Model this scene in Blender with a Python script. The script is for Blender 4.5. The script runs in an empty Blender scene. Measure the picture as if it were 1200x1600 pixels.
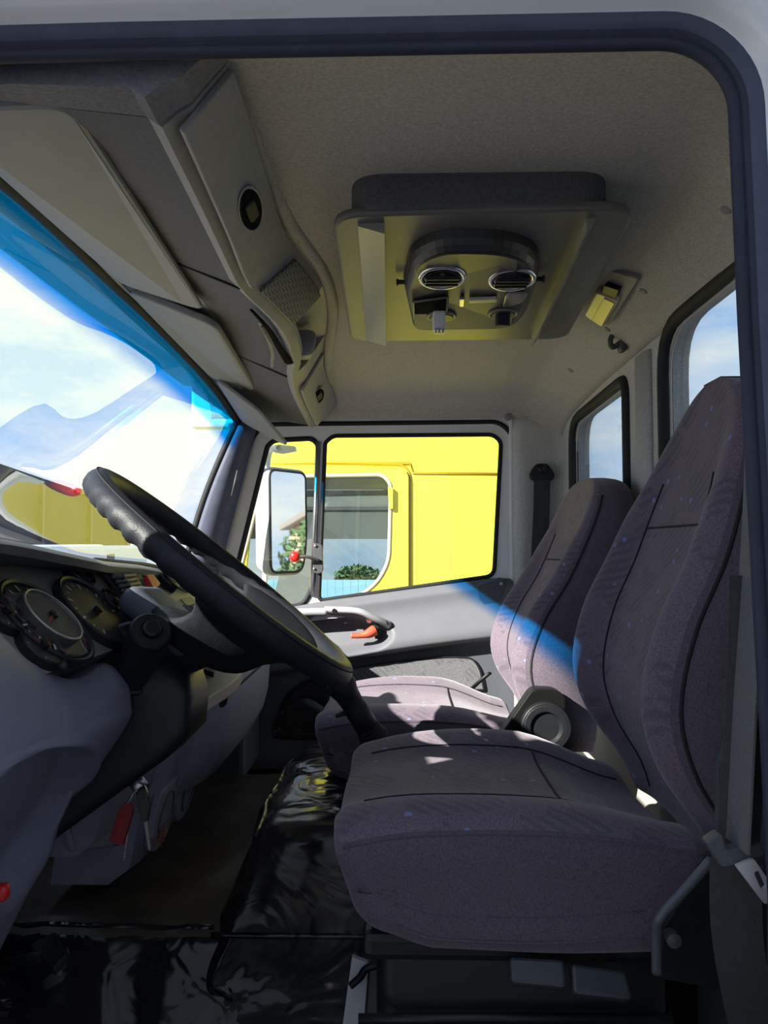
import bpy, bmesh, math, random
from mathutils import Vector, Matrix, noise
random.seed(7)
V = Vector
scene = bpy.context.scene
C = scene.collection

# ---------------------------------------------------------------- camera
FPX = 1155.0
CAM = V((0, 0, 0.90))
YAW = math.atan(25 / FPX)
PITCH = math.atan(55 / FPX)
FWD = V((-math.sin(YAW) * math.cos(PITCH), math.cos(YAW) * math.cos(PITCH), math.sin(PITCH)))
RGT = V((math.cos(YAW), math.sin(YAW), 0))
UPV = RGT.cross(FWD)
cd = bpy.data.cameras.new('camera')
cd.sensor_fit = 'VERTICAL'; cd.sensor_height = 36.0; cd.lens = FPX / 1600 * 36.0
cd.clip_start = 0.02; cd.clip_end = 500
co = bpy.data.objects.new('camera', cd); C.objects.link(co)
rot = Matrix((RGT, UPV, -FWD)).transposed()
co.matrix_world = Matrix.Translation(CAM) @ rot.to_4x4()
scene.camera = co

# ---------------------------------------------------------------- world, sun, exposure
SUN_TRAVEL = V((1.0, 0.78, -0.70))
SUN_STRENGTH = 9.0
SKY_STRENGTH = 0.68
scene.view_settings.view_transform = 'Standard'
scene.view_settings.look = 'None'
scene.view_settings.gamma = 1.0
scene.view_settings.use_curve_mapping = False
scene.view_settings.exposure = 0.92

w = bpy.data.worlds.new('sky'); scene.world = w; w.use_nodes = True
nt = w.node_tree; nt.nodes.clear()
def N(nt, t, **kw):
    n = nt.nodes.new(t)
    for k, v in kw.items():
        setattr(n, k, v)
    return n
def L(nt, a, b): nt.links.new(a, b)
def build_sky():
    tc = N(nt, 'ShaderNodeTexCoord')
    sep = N(nt, 'ShaderNodeSeparateXYZ'); L(nt, tc.outputs['Generated'], sep.inputs[0])
    grad = N(nt, 'ShaderNodeValToRGB')
    e = grad.color_ramp.elements
    e[0].position = 0.42; e[0].color = (0.62, 0.72, 0.82, 1)
    e[1].position = 0.9; e[1].color = (0.16, 0.36, 0.80, 1)
    m = e.new(0.56); m.color = (0.36, 0.58, 0.92, 1)
    ma = N(nt, 'ShaderNodeMath', operation='MULTIPLY_ADD'); ma.inputs[1].default_value = 0.5; ma.inputs[2].default_value = 0.5
    L(nt, sep.outputs['Z'], ma.inputs[0]); L(nt, ma.outputs[0], grad.inputs[0])
    mp = N(nt, 'ShaderNodeMapping'); mp.inputs['Scale'].default_value = (1.0, 1.0, 2.6)
    L(nt, tc.outputs['Generated'], mp.inputs[0])
    no = N(nt, 'ShaderNodeTexNoise'); no.inputs['Scale'].default_value = 2.6; no.inputs['Detail'].default_value = 9; no.inputs['Roughness'].default_value = 0.62
    L(nt, mp.outputs[0], no.inputs['Vector'])
    cr = N(nt, 'ShaderNodeValToRGB'); cr.color_ramp.elements[0].position = 0.40; cr.color_ramp.elements[1].position = 0.66
    L(nt, no.outputs['Fac'], cr.inputs[0])
    mx = N(nt, 'ShaderNodeMixRGB'); mx.inputs[2].default_value = (0.95, 0.94, 0.91, 1)
    L(nt, cr.outputs[0], mx.inputs[0]); L(nt, grad.outputs[0], mx.inputs[1])
    bg = N(nt, 'ShaderNodeBackground'); bg.inputs[1].default_value = SKY_STRENGTH
    L(nt, mx.outputs[0], bg.inputs[0])
    out = N(nt, 'ShaderNodeOutputWorld'); L(nt, bg.outputs[0], out.inputs[0])
build_sky()
sl = bpy.data.lights.new('sun', 'SUN'); sl.energy = SUN_STRENGTH; sl.angle = math.radians(0.6); sl.color = (1.0, 0.94, 0.85)
so = bpy.data.objects.new('sun', sl); C.objects.link(so)
so.rotation_euler = SUN_TRAVEL.to_track_quat('-Z', 'Y').to_euler()
so.location = (-6, -7, 8)

# ---------------------------------------------------------------- pixel helpers (photo frame 1200x1600)
def ray(px, py): return FWD + RGT * ((px - 600) / FPX) - UPV * ((py - 800) / FPX)
def P(px, py, Y):
    d = ray(px, py); return CAM + d * (Y / d.y)
def PZ(px, py, z):
    d = ray(px, py); return CAM + d * ((z - CAM.z) / d.z)
def PX(px, py, x):
    d = ray(px, py); return CAM + d * (x / d.x)
def PP(px, py, p0, n):
    d = ray(px, py); return CAM + d * ((V(p0) - CAM).dot(n) / d.dot(n))
def proj(p):
    q = p - CAM; f = q.dot(FWD)
    return (600 + FPX * q.dot(RGT) / f, 800 - FPX * q.dot(UPV) / f)
def lerp(a, b, t): return a + (b - a) * t
def clamp(x, a=0.0, b=1.0): return max(a, min(b, x))
def sstep(a, b, x):
    t = clamp((x - a) / (b - a)); return t * t * (3 - 2 * t)
def interp(tab, x):
    if x <= tab[0][0]: return tab[0][1]
    for (x0, y0), (x1, y1) in zip(tab, tab[1:]):
        if x <= x1:
            t = (x - x0) / (x1 - x0)
            return lerp(y0, y1, t)
    return tab[-1][1]
def sinterp(tab, x):            # smooth (catmull-rom) interpolation
    if x <= tab[0][0]: return tab[0][1]
    if x >= tab[-1][0]: return tab[-1][1]
    for i in range(len(tab) - 1):
        if x <= tab[i + 1][0]:
            x0, y0 = tab[i]; x1, y1 = tab[i + 1]
            xm, ym = tab[max(i - 1, 0)]; xp, yp = tab[min(i + 2, len(tab) - 1)]
            h = x1 - x0; t = (x - x0) / h
            m0 = (y1 - ym) / max(x1 - xm, 1e-6) * h; m1 = (yp - y0) / max(xp - x0, 1e-6) * h
            return (2*t**3 - 3*t*t + 1) * y0 + (t**3 - 2*t*t + t) * m0 + (-2*t**3 + 3*t*t) * y1 + (t**3 - t*t) * m1
def sdf_poly(poly, x, y):       # negative inside
    d = 1e9; inside = False; n = len(poly)
    for i in range(n):
        x0, y0 = poly[i]; x1, y1 = poly[(i + 1) % n]
        ex, ey = x1 - x0, y1 - y0
        t = clamp(((x - x0) * ex + (y - y0) * ey) / (ex * ex + ey * ey + 1e-12))
        dx, dy = x - x0 - ex * t, y - y0 - ey * t
        d = min(d, dx * dx + dy * dy)
        if (y0 > y) != (y1 > y) and x < (x1 - x0) * (y - y0) / (y1 - y0) + x0: inside = not inside
    d = math.sqrt(d)
    return -d if inside else d

# ---------------------------------------------------------------- materials
MATS = {}
def mat(name, col, rough=0.6, metal=0.0, var=0.0, vscale=40.0, bump=0.0, bscale=200.0, spec=0.5, coat=0.0, emit=None, sheen=0.0, detail=4):
    if name in MATS: return MATS[name]
    m = bpy.data.materials.new(name); m.use_nodes = True; MATS[name] = m
    t = m.node_tree; b = t.nodes['Principled BSDF']
    b.inputs['Base Color'].default_value = (*col, 1); b.inputs['Roughness'].default_value = rough
    b.inputs['Metallic'].default_value = metal; b.inputs['Specular IOR Level'].default_value = spec
    if coat: b.inputs['Coat Weight'].default_value = coat; b.inputs['Coat Roughness'].default_value = 0.08
    if sheen: b.inputs['Sheen Weight'].default_value = sheen
    if emit:
        b.inputs['Emission Color'].default_value = (*emit[0], 1); b.inputs['Emission Strength'].default_value = emit[1]
    tc = None
    if var or bump: tc = N(t, 'ShaderNodeTexCoord')
    if var:
        n = N(t, 'ShaderNodeTexNoise'); n.inputs['Scale'].default_value = vscale; n.inputs['Detail'].default_value = detail
        L(t, tc.outputs['Object'], n.inputs['Vector'])
        mr = N(t, 'ShaderNodeMapRange'); mr.inputs[1].default_value = 0.3; mr.inputs[2].default_value = 0.7
        mr.inputs[3].default_value = 1 - var; mr.inputs[4].default_value = 1 + var
        L(t, n.outputs['Fac'], mr.inputs[0])
        mx = N(t, 'ShaderNodeVectorMath', operation='SCALE'); mx.inputs[0].default_value = col
        L(t, mr.outputs[0], mx.inputs['Scale']); L(t, mx.outputs[0], b.inputs['Base Color'])
    if bump:
        n2 = N(t, 'ShaderNodeTexNoise'); n2.inputs['Scale'].default_value = bscale; n2.inputs['Detail'].default_value = 3
        L(t, tc.outputs['Object'], n2.inputs['Vector'])
        bp = N(t, 'ShaderNodeBump'); bp.inputs['Strength'].default_value = bump; bp.inputs['Distance'].default_value = 0.002
        L(t, n2.outputs['Fac'], bp.inputs['Height']); L(t, bp.outputs[0], b.inputs['Normal'])
    return m
HEAD = mat('headliner_felt', (0.46, 0.44, 0.40), 0.95, var=0.16, vscale=230, bump=0.5, bscale=260, spec=0.1)
PILLARF = mat('pillar_felt', (0.50, 0.50, 0.49), 0.95, var=0.16, vscale=230, bump=0.5, bscale=260, spec=0.1)
CONS = mat('console_plastic', (0.32, 0.315, 0.31), 0.62, var=0.05, vscale=60, bump=0.15, bscale=500, spec=0.3)
VIS = mat('visor_vinyl', (0.30, 0.31, 0.31), 0.6, var=0.03, vscale=30, bump=0.15, bscale=600, spec=0.3)
DASH = mat('dash_plastic_blue_grey', (0.21, 0.215, 0.28), 0.55, var=0.05, vscale=25, bump=0.12, bscale=700, spec=0.35)
DASHD = mat('dash_plastic_charcoal', (0.075, 0.078, 0.085), 0.5, var=0.06, vscale=40, bump=0.1, bscale=700, spec=0.4)
CLUST = mat('cluster_panel_brown_grey', (0.20, 0.185, 0.16), 0.45, var=0.05, vscale=60, spec=0.4)
BLACK = mat('black_plastic', (0.012, 0.013, 0.016), 0.45, var=0.1, vscale=60, spec=0.4)
BLACKG = mat('black_gloss', (0.008, 0.008, 0.01), 0.22, spec=0.5)
RUBBER = mat('black_rubber', (0.016, 0.017, 0.02), 0.65, var=0.12, vscale=50, spec=0.3)
SEALB = mat('seal_blue_grey', (0.075, 0.085, 0.13), 0.6, var=0.12, vscale=30, spec=0.3)
LEATH = mat('wheel_leather', (0.013, 0.015, 0.020), 0.5, var=0.15, vscale=60, bump=0.25, bscale=450, spec=0.35)
CAV = mat('matte_black_cavity', (0.008, 0.008, 0.009), 0.95, spec=0.05)
WHITE = mat('white_paint', (0.78, 0.80, 0.82), 0.28, var=0.03, vscale=6, coat=0.3)
FRAMEW = mat('grey_white_paint', (0.80, 0.81, 0.82), 0.35, var=0.03, vscale=8)
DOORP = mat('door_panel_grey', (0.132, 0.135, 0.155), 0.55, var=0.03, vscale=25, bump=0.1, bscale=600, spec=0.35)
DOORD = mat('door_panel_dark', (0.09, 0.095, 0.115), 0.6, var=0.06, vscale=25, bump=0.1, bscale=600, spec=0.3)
BEIGE = mat('beige_panel', (0.44, 0.42, 0.37), 0.6, var=0.06, vscale=12)
SILV = mat('silver_ring', (0.72, 0.72, 0.74), 0.25, metal=0.9)
STEEL = mat('steel', (0.55, 0.55, 0.55), 0.3, metal=1.0, var=0.08, vscale=80)
RED = mat('red_plastic', (0.62, 0.02, 0.015), 0.35)
ORANGE = mat('orange_red_plastic', (0.66, 0.10, 0.05), 0.45)
TAGR = mat('red_key_tag', (0.20, 0.022, 0.03), 0.45)
HATCH = mat('hatch_plastic', (0.13, 0.125, 0.12), 0.42, var=0.08, vscale=14, spec=0.45)
BELT = mat('belt_webbing', (0.035, 0.036, 0.04), 0.75, var=0.15, vscale=250, bump=0.3, bscale=500)
BELTL = mat('belt_webbing_grey', (0.11, 0.11, 0.11), 0.75, var=0.1, vscale=250, bump=0.3, bscale=500)
LENS = mat('lamp_lens', (0.72, 0.66, 0.42), 0.25)
WHITEP = mat('white_plastic', (0.75, 0.74, 0.72), 0.4)
COPPER = mat('copper_wire', (0.30, 0.09, 0.05), 0.5)
DIALG = mat('dial_face', (0.03, 0.03, 0.032), 0.4)
DIALM = mat('dial_marks', (0.55, 0.56, 0.52), 0.5)
DIALR = mat('dial_red', (0.45, 0.04, 0.03), 0.5)
PLUG = mat('trim_plug', (0.27, 0.27, 0.28), 0.7)
SEAM = mat('seam_thread', (0.02, 0.018, 0.022), 0.9)
YEL = mat('yellow_truck_paint', (0.83, 0.73, 0.06), 0.3, var=0.02, vscale=3, coat=0.2)
YELD = mat('yellow_seam_shade', (0.42, 0.27, 0.0), 0.6)
GREYB = mat('grey_blind', (0.19, 0.19, 0.20), 0.8, var=0.08, vscale=10)

def vinyl():
    m = mat('black_vinyl', (0.013, 0.014, 0.016), 0.12, spec=0.6)
    t = m.node_tree; b = t.nodes['Principled BSDF']
    tc = N(t, 'ShaderNodeTexCoord')
    n1 = N(t, 'ShaderNodeTexNoise'); n1.inputs['Scale'].default_value = 9; n1.inputs['Detail'].default_value = 2; n1.inputs['Distortion'].default_value = 1.2
    n2 = N(t, 'ShaderNodeTexNoise'); n2.inputs['Scale'].default_value = 3.5; n2.inputs['Detail'].default_value = 5
    L(t, tc.outputs['Object'], n1.inputs['Vector']); L(t, tc.outputs['Object'], n2.inputs['Vector'])
    bp = N(t, 'ShaderNodeBump'); bp.inputs['Strength'].default_value = 0.5; bp.inputs['Distance'].default_value = 0.02
    L(t, n1.outputs['Fac'], bp.inputs['Height']); L(t, bp.outputs[0], b.inputs['Normal'])
    cr = N(t, 'ShaderNodeValToRGB'); cr.color_ramp.elements[0].position = 0.45; cr.color_ramp.elements[1].position = 0.75
    cr.color_ramp.elements[0].color = (0.010, 0.011, 0.014, 1); cr.color_ramp.elements[1].color = (0.040, 0.036, 0.031, 1)
    L(t, n2.outputs['Fac'], cr.inputs[0]); L(t, cr.outputs[0], b.inputs['Base Color'])
    mr = N(t, 'ShaderNodeMapRange'); mr.inputs[1].default_value = 0.4; mr.inputs[2].default_value = 0.8; mr.inputs[3].default_value = 0.10; mr.inputs[4].default_value = 0.45
    L(t, n2.outputs['Fac'], mr.inputs[0]); L(t, mr.outputs[0], b.inputs['Roughness'])
    return m
VINYL = vinyl()
DUSTV = mat('dusty_vinyl', (0.075, 0.064, 0.052), 0.36, var=0.35, vscale=9, bump=1.0, bscale=16, spec=0.4)

def fabric(name, base, pattern=True):
    m = mat(name, base, 0.95, spec=0.08, sheen=0.35)
    t = m.node_tree; b = t.nodes['Principled BSDF']
    b.inputs['Sheen Tint'].default_value = (0.8, 0.75, 0.8, 1); b.inputs['Sheen Roughness'].default_value = 0.5
    tc = N(t, 'ShaderNodeTexCoord')
    n = N(t, 'ShaderNodeTexNoise'); n.inputs['Scale'].default_value = 420; n.inputs['Detail'].default_value = 3
    L(t, tc.outputs['Object'], n.inputs['Vector'])
    mr = N(t, 'ShaderNodeMapRange'); mr.inputs[1].default_value = 0.3; mr.inputs[2].default_value = 0.7; mr.inputs[3].default_value = 0.72; mr.inputs[4].default_value = 1.28
    L(t, n.outputs['Fac'], mr.inputs[0])
    sc = N(t, 'ShaderNodeVectorMath', operation='SCALE'); sc.inputs[0].default_value = base; L(t, mr.outputs[0], sc.inputs['Scale'])
    col = sc.outputs[0]
    if pattern:
        # woven ladder patches
        mp = N(t, 'ShaderNodeMapping'); mp.inputs['Rotation'].default_value = (0.5, 0.35, 0.0); mp.inputs['Scale'].default_value = (26, 20, 26)
        L(t, tc.outputs['Object'], mp.inputs[0])
        vo = N(t, 'ShaderNodeTexVoronoi', distance='CHEBYCHEV'); vo.inputs['Scale'].default_value = 1.0; vo.inputs['Randomness'].default_value = 0.6
        L(t, mp.outputs[0], vo.inputs['Vector'])
        sp = N(t, 'ShaderNodeSeparateXYZ'); L(t, vo.outputs['Color'], sp.inputs[0])
        gt = N(t, 'ShaderNodeMath', operation='GREATER_THAN'); gt.inputs[1].default_value = 0.55; L(t, sp.outputs[0], gt.inputs[0])
        wv = N(t, 'ShaderNodeTexWave', wave_type='BANDS', bands_direction='DIAGONAL'); wv.inputs['Scale'].default_value = 30; wv.inputs['Distortion'].default_value = 1.0
        L(t, tc.outputs['Object'], wv.inputs['Vector'])
        mu = N(t, 'ShaderNodeMath', operation='MULTIPLY'); L(t, gt.outputs[0], mu.inputs[0]); L(t, wv.outputs['Fac'], mu.inputs[1])
        mu2 = N(t, 'ShaderNodeMath', operation='MULTIPLY'); mu2.inputs[1].default_value = 0.45; L(t, mu.outputs[0], mu2.inputs[0])
        mx = N(t, 'ShaderNodeMixRGB'); mx.inputs[2].default_value = (base[0] * 0.42, base[1] * 0.46, base[2] * 0.5, 1)
        L(t, mu2.outputs[0], mx.inputs[0]); L(t, col, mx.inputs[1]); col = mx.outputs[0]
        # small blue flecks
        v2 = N(t, 'ShaderNodeTexVoronoi'); v2.inputs['Scale'].default_value = 26; L(t, tc.outputs['Object'], v2.inputs['Vector'])
        lt = N(t, 'ShaderNodeMath', operation='LESS_THAN'); lt.inputs[1].default_value = 0.11; L(t, v2.outputs['Distance'], lt.inputs[0])
        mx2 = N(t, 'ShaderNodeMixRGB'); mx2.inputs[2].default_value = (0.20, 0.24, 0.50, 1)
        L(t, lt.outputs[0], mx2.inputs[0]); L(t, col, mx2.inputs[1]); col = mx2.outputs[0]
    L(t, col, b.inputs['Base Color'])
    bp = N(t, 'ShaderNodeBump'); bp.inputs['Strength'].default_value = 0.35; bp.inputs['Distance'].default_value = 0.001
    L(t, n.outputs['Fac'], bp.inputs['Height']); L(t, bp.outputs[0], b.inputs['Normal'])
    return m
FAB = fabric('seat_fabric_patterned', (0.158, 0.126, 0.160))
FABS = fabric('seat_fabric_plain', (0.105, 0.085, 0.110), False)
FABD = fabric('door_cloth', (0.15, 0.15, 0.16))

def glass(name, tint=(0.93, 0.96, 0.95), band=False, refl=1.0, n_=1.5):
    m = bpy.data.materials.new(name); m.use_nodes = True; MATS[name] = m
    t = m.node_tree; t.nodes.clear()
    tr = N(t, 'ShaderNodeBsdfTransparent'); tr.inputs[0].default_value = (*tint, 1)
    gl = N(t, 'ShaderNodeBsdfGlossy'); gl.inputs['Roughness'].default_value = 0.0; gl.inputs[0].default_value = (refl, refl, refl, 1)
    fr = N(t, 'ShaderNodeFresnel'); fr.inputs['IOR'].default_value = 1.5
    ge = N(t, 'ShaderNodeNewGeometry'); ior = N(t, 'ShaderNodeMapRange')      # a thin sheet reflects alike on both faces
    ior.inputs[3].default_value = n_; ior.inputs[4].default_value = 1 / n_
    L(t, ge.outputs['Backfacing'], ior.inputs[0]); L(t, ior.outputs[0], fr.inputs['IOR'])
    mx = N(t, 'ShaderNodeMixShader')
    L(t, fr.outputs[0], mx.inputs[0]); L(t, tr.outputs[0], mx.inputs[1]); L(t, gl.outputs[0], mx.inputs[2])
    if band:
        uv = N(t, 'ShaderNodeUVMap'); uv.uv_map = 'UVMap'
        sp = N(t, 'ShaderNodeSeparateXYZ'); L(t, uv.outputs[0], sp.inputs[0])
        cr = N(t, 'ShaderNodeValToRGB'); cr.color_ramp.interpolation = 'EASE'
        cr.color_ramp.elements[0].position = 0.815; cr.color_ramp.elements[0].color = (*tint, 1)
        cr.color_ramp.elements[1].position = 0.885; cr.color_ramp.elements[1].color = (0.0, 0.34, 0.86, 1)
        L(t, sp.outputs[1], cr.inputs[0]); L(t, cr.outputs[0], tr.inputs[0])
    o = N(t, 'ShaderNodeOutputMaterial'); L(t, mx.outputs[0], o.inputs[0])
    return m
GWIND = glass('windshield_glass', band=True, n_=1.85)     # both faces of a laminated pane
GLASS = glass('window_glass')
GLASSD = glass('truck_window_glass', (0.80, 0.84, 0.82))
GAUGEG = glass('gauge_glass', (0.96, 0.96, 0.96))
MIRR = mat('mirror_silver', (0.85, 0.87, 0.88), 0.02, metal=1.0)

# ---------------------------------------------------------------- object helpers
def thing(name, label, cat, loc=(0, 0, 0), group=None, kind=None):
    o = bpy.data.objects.new(name, None); C.objects.link(o); o.location = loc
    o.empty_display_size = 0.05
    if label: o['label'] = label
    if cat: o['category'] = cat
    if group: o['group'] = group
    if kind: o['kind'] = kind
    return o
def structure(name, label, loc=(0, 0, 0)):
    return thing(name, label, None, loc, kind='structure')
def world_loc(o):
    p = V((0, 0, 0))
    while o is not None:
        p = p + o.location; o = o.parent
    return p
def link(name, me, m, parent=None, smooth=False, bevel=0.0, bseg=2, thick=0.0, sub=0, wn=False):
    o = bpy.data.objects.new(name, me); C.objects.link(o)
    if isinstance(m, (list, tuple)):
        for k in m: me.materials.append(k)
    elif m: me.materials.append(m)
    if parent is not None:
        o.parent = parent
        o.matrix_parent_inverse = Matrix.Translation(-PW[parent.name]) if parent.name in PW else Matrix.Translation(-world_loc(parent))
    PW[o.name] = V((0, 0, 0))
    if smooth:
        for p in me.polygons: p.use_smooth = True
    if thick:
        s = o.modifiers.new('thickness', 'SOLIDIFY'); s.thickness = thick; s.offset = 0
    if bevel:
        b = o.modifiers.new('bevel', 'BEVEL'); b.width = bevel; b.segments = bseg; b.limit_method = 'ANGLE'; b.angle_limit = math.radians(35)
    if sub:
        s = o.modifiers.new('sub', 'SUBSURF'); s.levels = sub; s.render_levels = sub
    return o
PW = {}
def mesh(name, verts, faces, m, parent=None, fix=True, **kw):
    me = bpy.data.meshes.new(name)
    me.from_pydata([tuple(v) for v in verts], [], faces)
    if fix:
        bm = bmesh.new(); bm.from_mesh(me)
        bmesh.ops.recalc_face_normals(bm, faces=bm.faces); bm.to_mesh(me); bm.free()
    me.update()
    return link(name, me, m, parent, **kw)
def loft(name, rings, m, parent=None, closed=True, caps=True, matfn=None, **kw):
    n = len(rings[0]); vs = [p for r in rings for p in r]; fs = []
    for i in range(len(rings) - 1):
        for j in range(n if closed else n - 1):
            k = (j + 1) % n
            fs.append((i * n + j, i * n + k, (i + 1) * n + k, (i + 1) * n + j))
    if caps and closed:
        fs.append(tuple(range(n))[::-1]); fs.append(tuple((len(rings) - 1) * n + j for j in range(n)))
    o = mesh(name, vs, fs, m, parent, **kw)
    return o
def grid(name, fn, nu, nv, m, parent=None, uv=False, **kw):
    vs = [fn(i / nu, j / nv) for i in range(nu + 1) for j in range(nv + 1)]
    fs = []
    for i in range(nu):
        for j in range(nv):
            a = i * (nv + 1) + j
            fs.append((a, a + 1, a + nv + 2, a + nv + 1))
    kw.setdefault('smooth', True)
    o = mesh(name, vs, fs, m, parent, **kw)
    if uv:
        me = o.data; lay = me.uv_layers.new(name='UVMap')
        for lp in me.loops:
            vi = lp.vertex_index
            lay.data[lp.index].uv = ((vi // (nv + 1)) / nu, (vi % (nv + 1)) / nv)
    return o
def frames(path, closed=False):
    n = len(path); out = []; up = None
    for i in range(n):
        if closed: t = (path[(i + 1) % n] - path[i - 1])
        else: t = path[min(i + 1, n - 1)] - path[max(i - 1, 0)]
        t = t.normalized()
        if up is None:
            a = V((0, 0, 1)) if abs(t.z) < 0.9 else V((1, 0, 0))
            up = (a - t * a.dot(t)).normalized()
        else:
            up = (up - t * up.dot(t)).normalized()
        out.append((t, up, t.cross(up)))
    return out
def tube(name, path, r, m, parent=None, n=10, closed=False, flat=1.0, upv=None, **kw):
    path = [V(p) for p in path]; fr = frames(path, closed); rings = []
    for i, p in enumerate(path):
        rr = r(i / max(len(path) - 1, 1)) if callable(r) else r
        t, u, s = fr[i]
        if upv is not None:
            u = (V(upv) - t * V(upv).dot(t)).normalized(); s = t.cross(u)
        rings.append([p + u * (math.cos(2 * math.pi * k / n) * rr * flat) + s * (math.sin(2 * math.pi * k / n) * rr) for k in range(n)])
    if closed: rings.append(rings[0])
    kw.setdefault('smooth', True)
    return loft(name, rings, m, parent, caps=not closed, **kw)
def smooth_path(pts, n=8):
    pts = [V(p) for p in pts]; out = []
    for i in range(len(pts) - 1):
        p0 = pts[max(i - 1, 0)]; p1 = pts[i]; p2 = pts[i + 1]; p3 = pts[min(i + 2, len(pts) - 1)]
        for k in range(n):
            t = k / n
            out.append(0.5 * ((2 * p1) + (p2 - p0) * t + (2 * p0 - 5 * p1 + 4 * p2 - p3) * t * t + (3 * p1 - p0 - 3 * p2 + p3) * t ** 3))
    out.append(pts[-1]); return out
def roundpoly(pts, r, n=5):     # 2-D polygon with rounded corners
    out = []; m = len(pts)
    for i in range(m):
        p = V(pts[i]).to_2d() if len(pts[i]) > 2 else V(pts[i]); a = V(pts[i - 1]); b = V(pts[(i + 1) % m])
        rr = r[i] if isinstance(r, (list, tuple)) else r
        da = (a - p); db = (b - p); la, lb = da.length, db.length
        da.normalize(); db.normalize()
        c = min(rr, la * 0.48, lb * 0.48)
        if c < 1e-9: out.append(p); continue
        for k in range(n + 1):
            t = k / n
            q = (1 - t) ** 2 * (p + da * c) + 2 * t * (1 - t) * p + t * t * (p + db * c)
            out.append(q)
    return out
def prism(name, pts, off, m, parent=None, bevel=0.0, **kw):       # planar 3-D outline pushed along off
    n = len(pts); off = V(off)
    vs = [V(p) for p in pts] + [V(p) + off for p in pts]
    fs = [tuple(range(n)), tuple(range(2 * n - 1, n - 1, -1))] + [(i, (i + 1) % n, n + (i + 1) % n, n + i) for i in range(n)]
    return mesh(name, vs, fs, m, parent, bevel=bevel, **kw)
def pxprism(name, pts, Y, th, m, parent=None, r=0, bevel=0.002, **kw):   # outline at depth Y, thickness th away from the cab middle
    q = roundpoly(pts, r) if r else [V(p) for p in pts]
    return prism(name, [P(a.x, a.y, Y) for a in q], (0, th, 0), m, parent, bevel=bevel, **kw)
def slab(name, c, th, m, parent=None, r=0.15, bevel=0.003, nn=6, **kw):    # c: 4 corners, corner radius in fraction
    c = [V(k) for k in c]
    w_ = (c[1] - c[0]).length; h_ = (c[3] - c[0]).length
    rr = r if not isinstance(r, (list, tuple)) else r
    out = roundpoly([(0, 0), (w_, 0), (w_, h_), (0, h_)], rr, nn)
    nrm = (c[1] - c[0]).cross(c[3] - c[0]).normalized()
    pts = []
    for q in out:
        u, v = q.x / w_, q.y / h_
        pts.append(c[0] * (1 - u) * (1 - v) + c[1] * u * (1 - v) + c[2] * u * v + c[3] * (1 - u) * v)
    pts = [p - nrm * (th / 2) for p in pts]
    return prism(name, pts, nrm * th, m, parent, bevel=bevel, **kw)
def box(name, a, b, m, parent=None, bevel=0.004, **kw):
    (x0, y0, z0), (x1, y1, z1) = a, b
    vs = [(x0, y0, z0), (x1, y0, z0), (x1, y1, z0), (x0, y1, z0), (x0, y0, z1), (x1, y0, z1), (x1, y1, z1), (x0, y1, z1)]
    fs = [(0, 3, 2, 1), (4, 5, 6, 7), (0, 1, 5, 4), (1, 2, 6, 5), (2, 3, 7, 6), (3, 0, 4, 7)]
    return mesh(name, vs, fs, m, parent, bevel=bevel, **kw)
def basis(ax):
    ax = V(ax).normalized(); a = V((0, 0, 1)) if abs(ax.z) < 0.9 else V((0, 1, 0))
    u = ax.cross(a).normalized(); return ax, u, ax.cross(u)
def lathe(name, origin, ax, prof, m, parent=None, n=28, caps=True, **kw):    # prof: (radius, height along ax)
    ax, u, v = basis(ax); o = V(origin)
    rings = [[o + ax * h + u * (math.cos(2 * math.pi * k / n) * r) + v * (math.sin(2 * math.pi * k / n) * r) for k in range(n)] for r, h in prof]
    ob = loft(name, rings, m, parent, caps=caps, **kw)
    return ob
def ring(name, c, ax, R, r, m, parent=None, n=40, k=10, flat=1.0, **kw):
    ax, u, v = basis(ax); c = V(c); rings = []
    for i in range(n):
        a = 2 * math.pi * i / n; d = u * math.cos(a) + v * math.sin(a)
        rings.append([c + d * (R + math.cos(2 * math.pi * j / k) * r) + ax * (math.sin(2 * math.pi * j / k) * r * flat) for j in range(k)])
    rings.append(rings[0])
    return loft(name, rings, m, parent, caps=False, smooth=True, **kw)
def rbox_mesh(size, r, div, deform=None):
    hx, hy, hz = [s / 2 for s in size]; r = min(r, hx, hy, hz)
    bm = bmesh.new(); cache = {}
    def coord(t, h):     # more samples in the rounded rim
        s = abs(t); k = 0.5
        if s > k: val = (h - r) + r * (s - k) / (1 - k)
        else: val = (h - r) * s / k
        return math.copysign(val, t)
    def vert(a, b, c):
        key = (round(a, 5), round(b, 5), round(c, 5))
        if key in cache: return cache[key]
        p = V((coord(a, hx), coord(b, hy), coord(c, hz)))
        q = V((clamp(p.x, -(hx - r), hx - r), clamp(p.y, -(hy - r), hy - r), clamp(p.z, -(hz - r), hz - r)))
        d = p - q
        if d.length > 1e-9:
            mx = max(abs(d.x), abs(d.y), abs(d.z))
            d = d.normalized() * mx
        p = q + d
        nrm = d.normalized() if d.length > 1e-9 else V((0, 0, 1))
        if deform: p = deform(p)
        cache[key] = bm.verts.new(p); return cache[key]
    T = [-1 + 2 * i / div for i in range(div + 1)]
    for ax in range(3):
        for s in (-1, 1):
            for i in range(div):
                for j in range(div):
                    quad = []
                    for a, b in ((T[i], T[j]), (T[i + 1], T[j]), (T[i + 1], T[j + 1]), (T[i], T[j + 1])):
                        k = [a, b]; k.insert(ax, s); quad.append(vert(*k))
                    try: bm.faces.new(quad)
                    except ValueError: pass
    bmesh.ops.recalc_face_normals(bm, faces=bm.faces)
    me = bpy.data.meshes.new('rounded'); bm.to_mesh(me); bm.free()
    return me
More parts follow.
